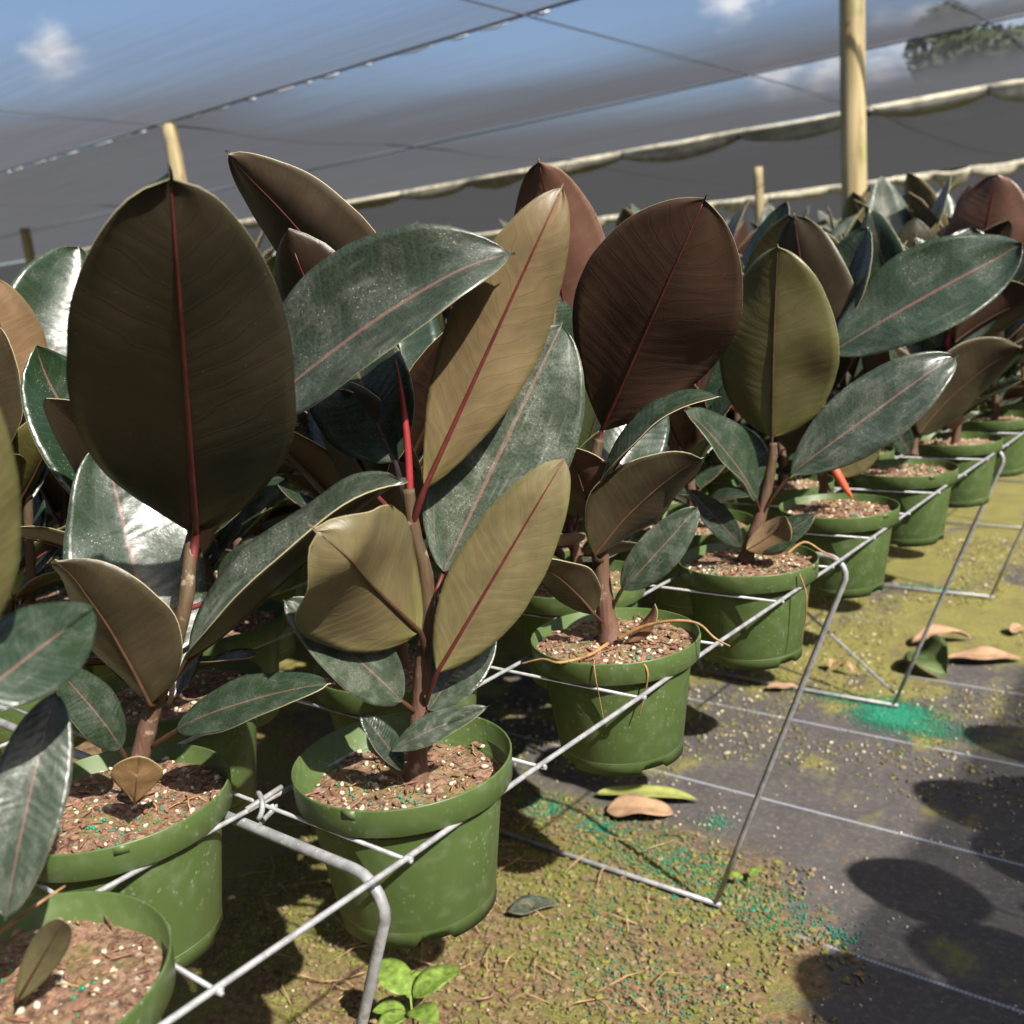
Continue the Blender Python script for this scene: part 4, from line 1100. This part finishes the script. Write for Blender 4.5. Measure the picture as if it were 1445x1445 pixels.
w = mesh_obj('shade_wall', [(-34, -6.0, 0), (10, -6.0, 0), (10, -6.0, RZ), (-34, -6.0, RZ), (-34, -6.05, 0), (10, -6.05, 0), (10, -6.05, RZ), (-34, -6.05, RZ)],
             [(0, 1, 2, 3), (5, 4, 7, 6), (3, 2, 6, 7), (1, 5, 6, 2), (4, 0, 3, 7)], M['cloth_wall'], smoothed=False)
tag(w, 'unseen dark net wall added behind the viewer to block sky light', 'net wall')  # unseen wall, added to keep sky light off the leaf backs
w = mesh_obj('shade_wall', [(10, -6, 0), (10, 44, 0), (10, 44, RZ), (10, -6, RZ), (10.05, -6, 0), (10.05, 44, 0), (10.05, 44, RZ), (10.05, -6, RZ)],
             [(0, 1, 2, 3), (5, 4, 7, 6), (3, 2, 6, 7), (1, 5, 6, 2), (4, 0, 3, 7)], M['cloth_wall'], smoothed=False)
tag(w, 'unseen dark net wall added across the aisle to block sky light', 'net wall')  # also unseen and added, blocks low sky light from the right
w = mesh_obj('shade_wall', [(-60, 44.0, 0), (14, 44.0, 0), (14, 44.0, RZ), (-60, 44.0, RZ), (-60, 44.05, 0), (14, 44.05, 0), (14, 44.05, RZ), (-60, 44.05, RZ)],
             [(0, 1, 2, 3), (5, 4, 7, 6), (3, 2, 6, 7), (1, 5, 6, 2), (4, 0, 3, 7)], M['cloth_wall'], smoothed=False)
tag(w, 'dark net side wall closing the far end of the shade house', 'net wall')
w = mesh_obj('shade_wall', [(-34, -4, 0), (-34, 44, 0), (-34, 44, RZ), (-34, -4, RZ), (-34.05, -4, 0), (-34.05, 44, 0), (-34.05, 44, RZ), (-34.05, -4, RZ)],
             [(0, 3, 2, 1), (4, 5, 6, 7), (3, 7, 6, 2), (0, 4, 7, 3), (1, 2, 6, 5)], M['cloth_wall'], smoothed=False)
tag(w, 'dark net side wall along the left of the shade house', 'net wall')
# seam cables and row cables
def cable(p, q, sag, r, label, clips=0):
    p, q = Vector(p), Vector(q); mb = MB(); n = 24
    pts = [p.lerp(q, i/n)-Vector((0, 0, sag*4*(i/n)*(1-i/n))) for i in range(n+1)]
    mb.tube([v-p for v in pts], r, 6)
    o = mb.build('roof_cable', M['cable']); o.location = p
    tag(o, label, 'cable', 'cables carrying the shade net')
    if clips:
        cm = MB(); cm.tube([(-.09, 0, .0), (0, 0, -.008), (.09, 0, 0)], [.004, .010, .004], 6)
        c0 = cm.build('net_clip', M['clip'], o)
        rr = random.Random(3)
        for k in range(clips):
            c = c0 if k == 0 else c0.copy()
            if k: COL.objects.link(c); c.parent = o
            c.scale = (rr.uniform(.4, 1.7), rr.uniform(.7, 1.3), rr.uniform(.6, 1.2)); c.location = (q-p)*((k+.5+rr.uniform(-.3, .3))/clips)+Vector((0, .02, -.01))
    return o
cable((-26, 4.83, RZ+.0), (2, 4.83, RZ), .0, .010, 'seam cable with pale clips along the nearest net edge', 80)
cable((-26, 7.835, RZ-.01), (2, 7.835, RZ-.01), .0, .008, 'thin seam cable along the second net joint')
for x, lb in ((-3.15, 'cable crossing above the tall post toward the roll'), (-1.36, 'short cable crossing the upper right of the net'), (-6.85, 'pale cable running from the leaning post under the net'), (-11.9, 'low cable at the far left under the net')):
    cable((x, 1.0 if x < -2.2 else 4.9, RZ-.03), (x, 44, RZ-.03), .0, .006, lb)
# rolled nets tied with cord
def roll(x0, x1, y, z, r, pitch, sag, label, seed):
    rr = random.Random(seed); n = int((x1-x0)/pitch); root = tag(empty('rolled_net', (x0, y, z)), label, 'rolled net', 'rolled nets hung under the roof')
    mb = MB(); ties = []
    pts = []; rad = []
    per = 8
    x = 0.0
    seg = 14; vs = []; fs = []; rows = 0
    while x < x1-x0:
        L = pitch*rr.uniform(.45, 1.65); sg = sag*rr.uniform(.1, 1.6); fat = rr.uniform(.9, 1.25)
        for k in range(per):
            t = k/per; s = math.sin(PI*t)
            ry = r*(.45+.55*s**.5*fat); rz = r*(.42+.5*s**.5*fat)+sg*s*.6
            for q in range(seg):
                a = 2*PI*q/seg; ca, sa = math.cos(a), math.sin(a)
                w = 1+.20*math.sin(a*3+x*3+seed)+.30*noise.noise((x*2+t*L*2, a*1.2, seed))
                vs.append((x+t*L, ry*ca*w, (rz if sa < 0 else r*.75)*sa*w-sg*s*.5))
            rows += 1
        ties.append(x); x += L
    for i in range(rows-1):
        for q in range(seg): fs.append((i*seg+q, i*seg+(q+1) % seg, (i+1)*seg+(q+1) % seg, (i+1)*seg+q))
    mesh_obj('net_roll', vs, fs, M['roll'], root)
    tm = MB(); tm.lathe([(r*.52, -.012), (r*.58, 0), (r*.52, .012)], 12); t0 = tm.build('tie_cord', M['black'], root)
    for k, tx in enumerate(ties[:90]):
        t = t0 if k == 0 else t0.copy()
        if k: COL.objects.link(t); t.parent = root
        t.location = (tx, 0, 0); t.rotation_euler = (0, PI/2, 0)
    return root
roll(-20, 1.5, 10.85, RZ-.03, .095, 1.0, .06, 'pale rolled net tied with black cord, sagging in bulges under the roof', 4)
roll(-42, 3.5, 19.8, RZ-.10, .12, .9, .06, 'second rolled net, farther and straighter, low over the plants', 9)

# ------------------------------------------------------------------ trees far outside, seen through the net
def make_foliage():
    m, nt, out = new_mat('tree_foliage')
    rnd = nd(nt, 'TexNoise', {'Vector': nd(nt, 'TexCoord').outputs['Object'], 'Scale': .8, 'Detail': 3.0}).outputs[0]
    fin(nt, out, mix(nt, rnd, (.03, .045, .015), (.08, .10, .03)), .7)
    return m
M['foliage'] = make_foliage()
def tree(x, y, h, rad, label, seed):
    rr = random.Random(seed); root = tag(empty('broadleaf_tree', (x, y, 0)), label, 'tree', 'trees beyond the shade house')
    mb = MB(); mb.tube([(0, 0, 0), (.1, 0, h*.4), (0, .1, h*.8)], [.3, .22, .06], 8)
    for k in range(5):
        a = rr.random()*6.3; mb.tube([(0, 0, h*.4), (math.cos(a)*rad*.4, math.sin(a)*rad*.4, h*.62), (math.cos(a)*rad*.7, math.sin(a)*rad*.7, h*.8)], [.12, .08, .03], 6)
    mb.build('trunk', M['wood'], root)
    fb = MB(); cl = [(rr.gauss(0, rad*.42), rr.gauss(0, rad*.42), h*.68+rr.gauss(0, h*.13), rr.uniform(.25, .5)*rad) for _ in range(22)]
    for i in range(7000):
        cx, cy, cz, cr = rr.choice(cl); v = Vector((rr.gauss(0, 1), rr.gauss(0, 1), rr.gauss(0, 1))).normalized()*cr*rr.random()**.35
        p = Vector((cx, cy, cz))+v; s = rr.uniform(.2, .45); u = Vector((rr.gauss(0, 1), rr.gauss(0, 1), rr.gauss(0, .6))).normalized(); w_ = u.orthogonal()
        fb.add([p-u*s, p+w_*s*.5, p+u*s, p-w_*s*.5], [(0, 1, 2, 3)])
    fb.build('crown', M['foliage'], root)
tree(3.7, 37, 11.0, 3.4, 'tree crown dimly seen through the net at the upper right', 1)
tree(-11.5, 52, 10.5, 3.6, 'tree faintly seen through the net behind the tall post', 2)
tree(-17, 56, 10.0, 3.6, 'farther tree only just showing through the net', 3)

# ------------------------------------------------------------------ sky, sun, camera
w = bpy.data.worlds.new('World'); sc.world = w; w.use_nodes = True
nt = w.node_tree; nt.nodes.clear()
wo = nt.nodes.new('ShaderNodeOutputWorld'); bg = nt.nodes.new('ShaderNodeBackground')
sky = nt.nodes.new('ShaderNodeTexSky'); sky.sky_type = 'NISHITA'; sky.sun_disc = False
sky.sun_elevation = SUN_EL; sky.sun_rotation = SUN_AZ; sky.air_density = 1.0; sky.dust_density = 3.0; sky.ozone_density = 1.6
gen = nd(nt, 'TexCoord').outputs['Generated']
cn = nd(nt, 'TexNoise', {'Vector': nd(nt, 'VectorMath', {0: gen, 1: (1, 1, 2.2)}, operation='MULTIPLY').outputs[0], 'Scale': 30.0, 'Detail': 7.0, 'Roughness': .6}).outputs[0]
def vdir(px, py): return (FWD+RGT*((px-722.5)/FPX)+DWN*((py-722.5)/FPX)).normalized()
acc = None
CLOUDS = [(75, 78, .030), (1300, 75, .055), (1375, 95, .05), (1245, 110, .042), (1095, 105, .034), (1030, -5, .034), (1165, 118, .032), (1420, -60, .08), (-300, -200, .12), (1900, -200, .2)]
for px, py, rr in CLOUDS:
    dv = vdir(px, py)
    dist = nd(nt, 'VectorMath', {0: gen, 1: tuple(dv)}, operation='DISTANCE').outputs['Value']
    bl = mth(nt, 'SUBTRACT', 1.0, mth(nt, 'DIVIDE', dist, rr))
    acc = bl if acc is None else mth(nt, 'MAXIMUM', acc, bl)
cm = smooth(nt, mth(nt, 'ADD', acc, mth(nt, 'MULTIPLY', mth(nt, 'SUBTRACT', cn, .5), 1.7)), .0, 1.15)
cshade = mix(nt, smooth(nt, cn, .35, .65), (5.2, 5.4, 5.9), (7.0, 6.9, 6.8))
scol = mix(nt, cm, sky.outputs[0], cshade)
nt.links.new(scol, bg.inputs[0]); bg.inputs[1].default_value = .09
nt.links.new(bg.outputs[0], wo.inputs[0])
sl = bpy.data.lights.new('sun', 'SUN'); sl.energy = 5.0; sl.angle = R(.53); sl.color = (1, .955, .88)
so = bpy.data.objects.new('sun', sl); COL.objects.link(so); so.rotation_euler = (-SUN).to_track_quat('-Z', 'Y').to_euler()
cam = bpy.data.cameras.new('camera'); co = bpy.data.objects.new('camera', cam); COL.objects.link(co)
m = Matrix((RGT, -DWN, -FWD)).transposed().to_4x4(); m.translation = CAM; co.matrix_world = m
cam.sensor_width = 36; cam.lens = 36*FPX/1445; cam.clip_end = 500; cam.clip_start = .02
cam.dof.use_dof = True; cam.dof.focus_distance = 1.0; cam.dof.aperture_fstop = 7.0
sc.camera = co
sc.view_settings.view_transform = 'Standard'; sc.view_settings.look = 'None'; sc.view_settings.exposure = .64; sc.view_settings.gamma = 1
sc.cycles.max_bounces = 6; sc.cycles.diffuse_bounces = 1; sc.cycles.transparent_max_bounces = 12; sc.cycles.use_denoising = True
if __name__ == '__main__':
    for s in SUNLOG: print('LEAF', s)
    print('near', len(near), 'far', len(far), 'rest', len(rest))
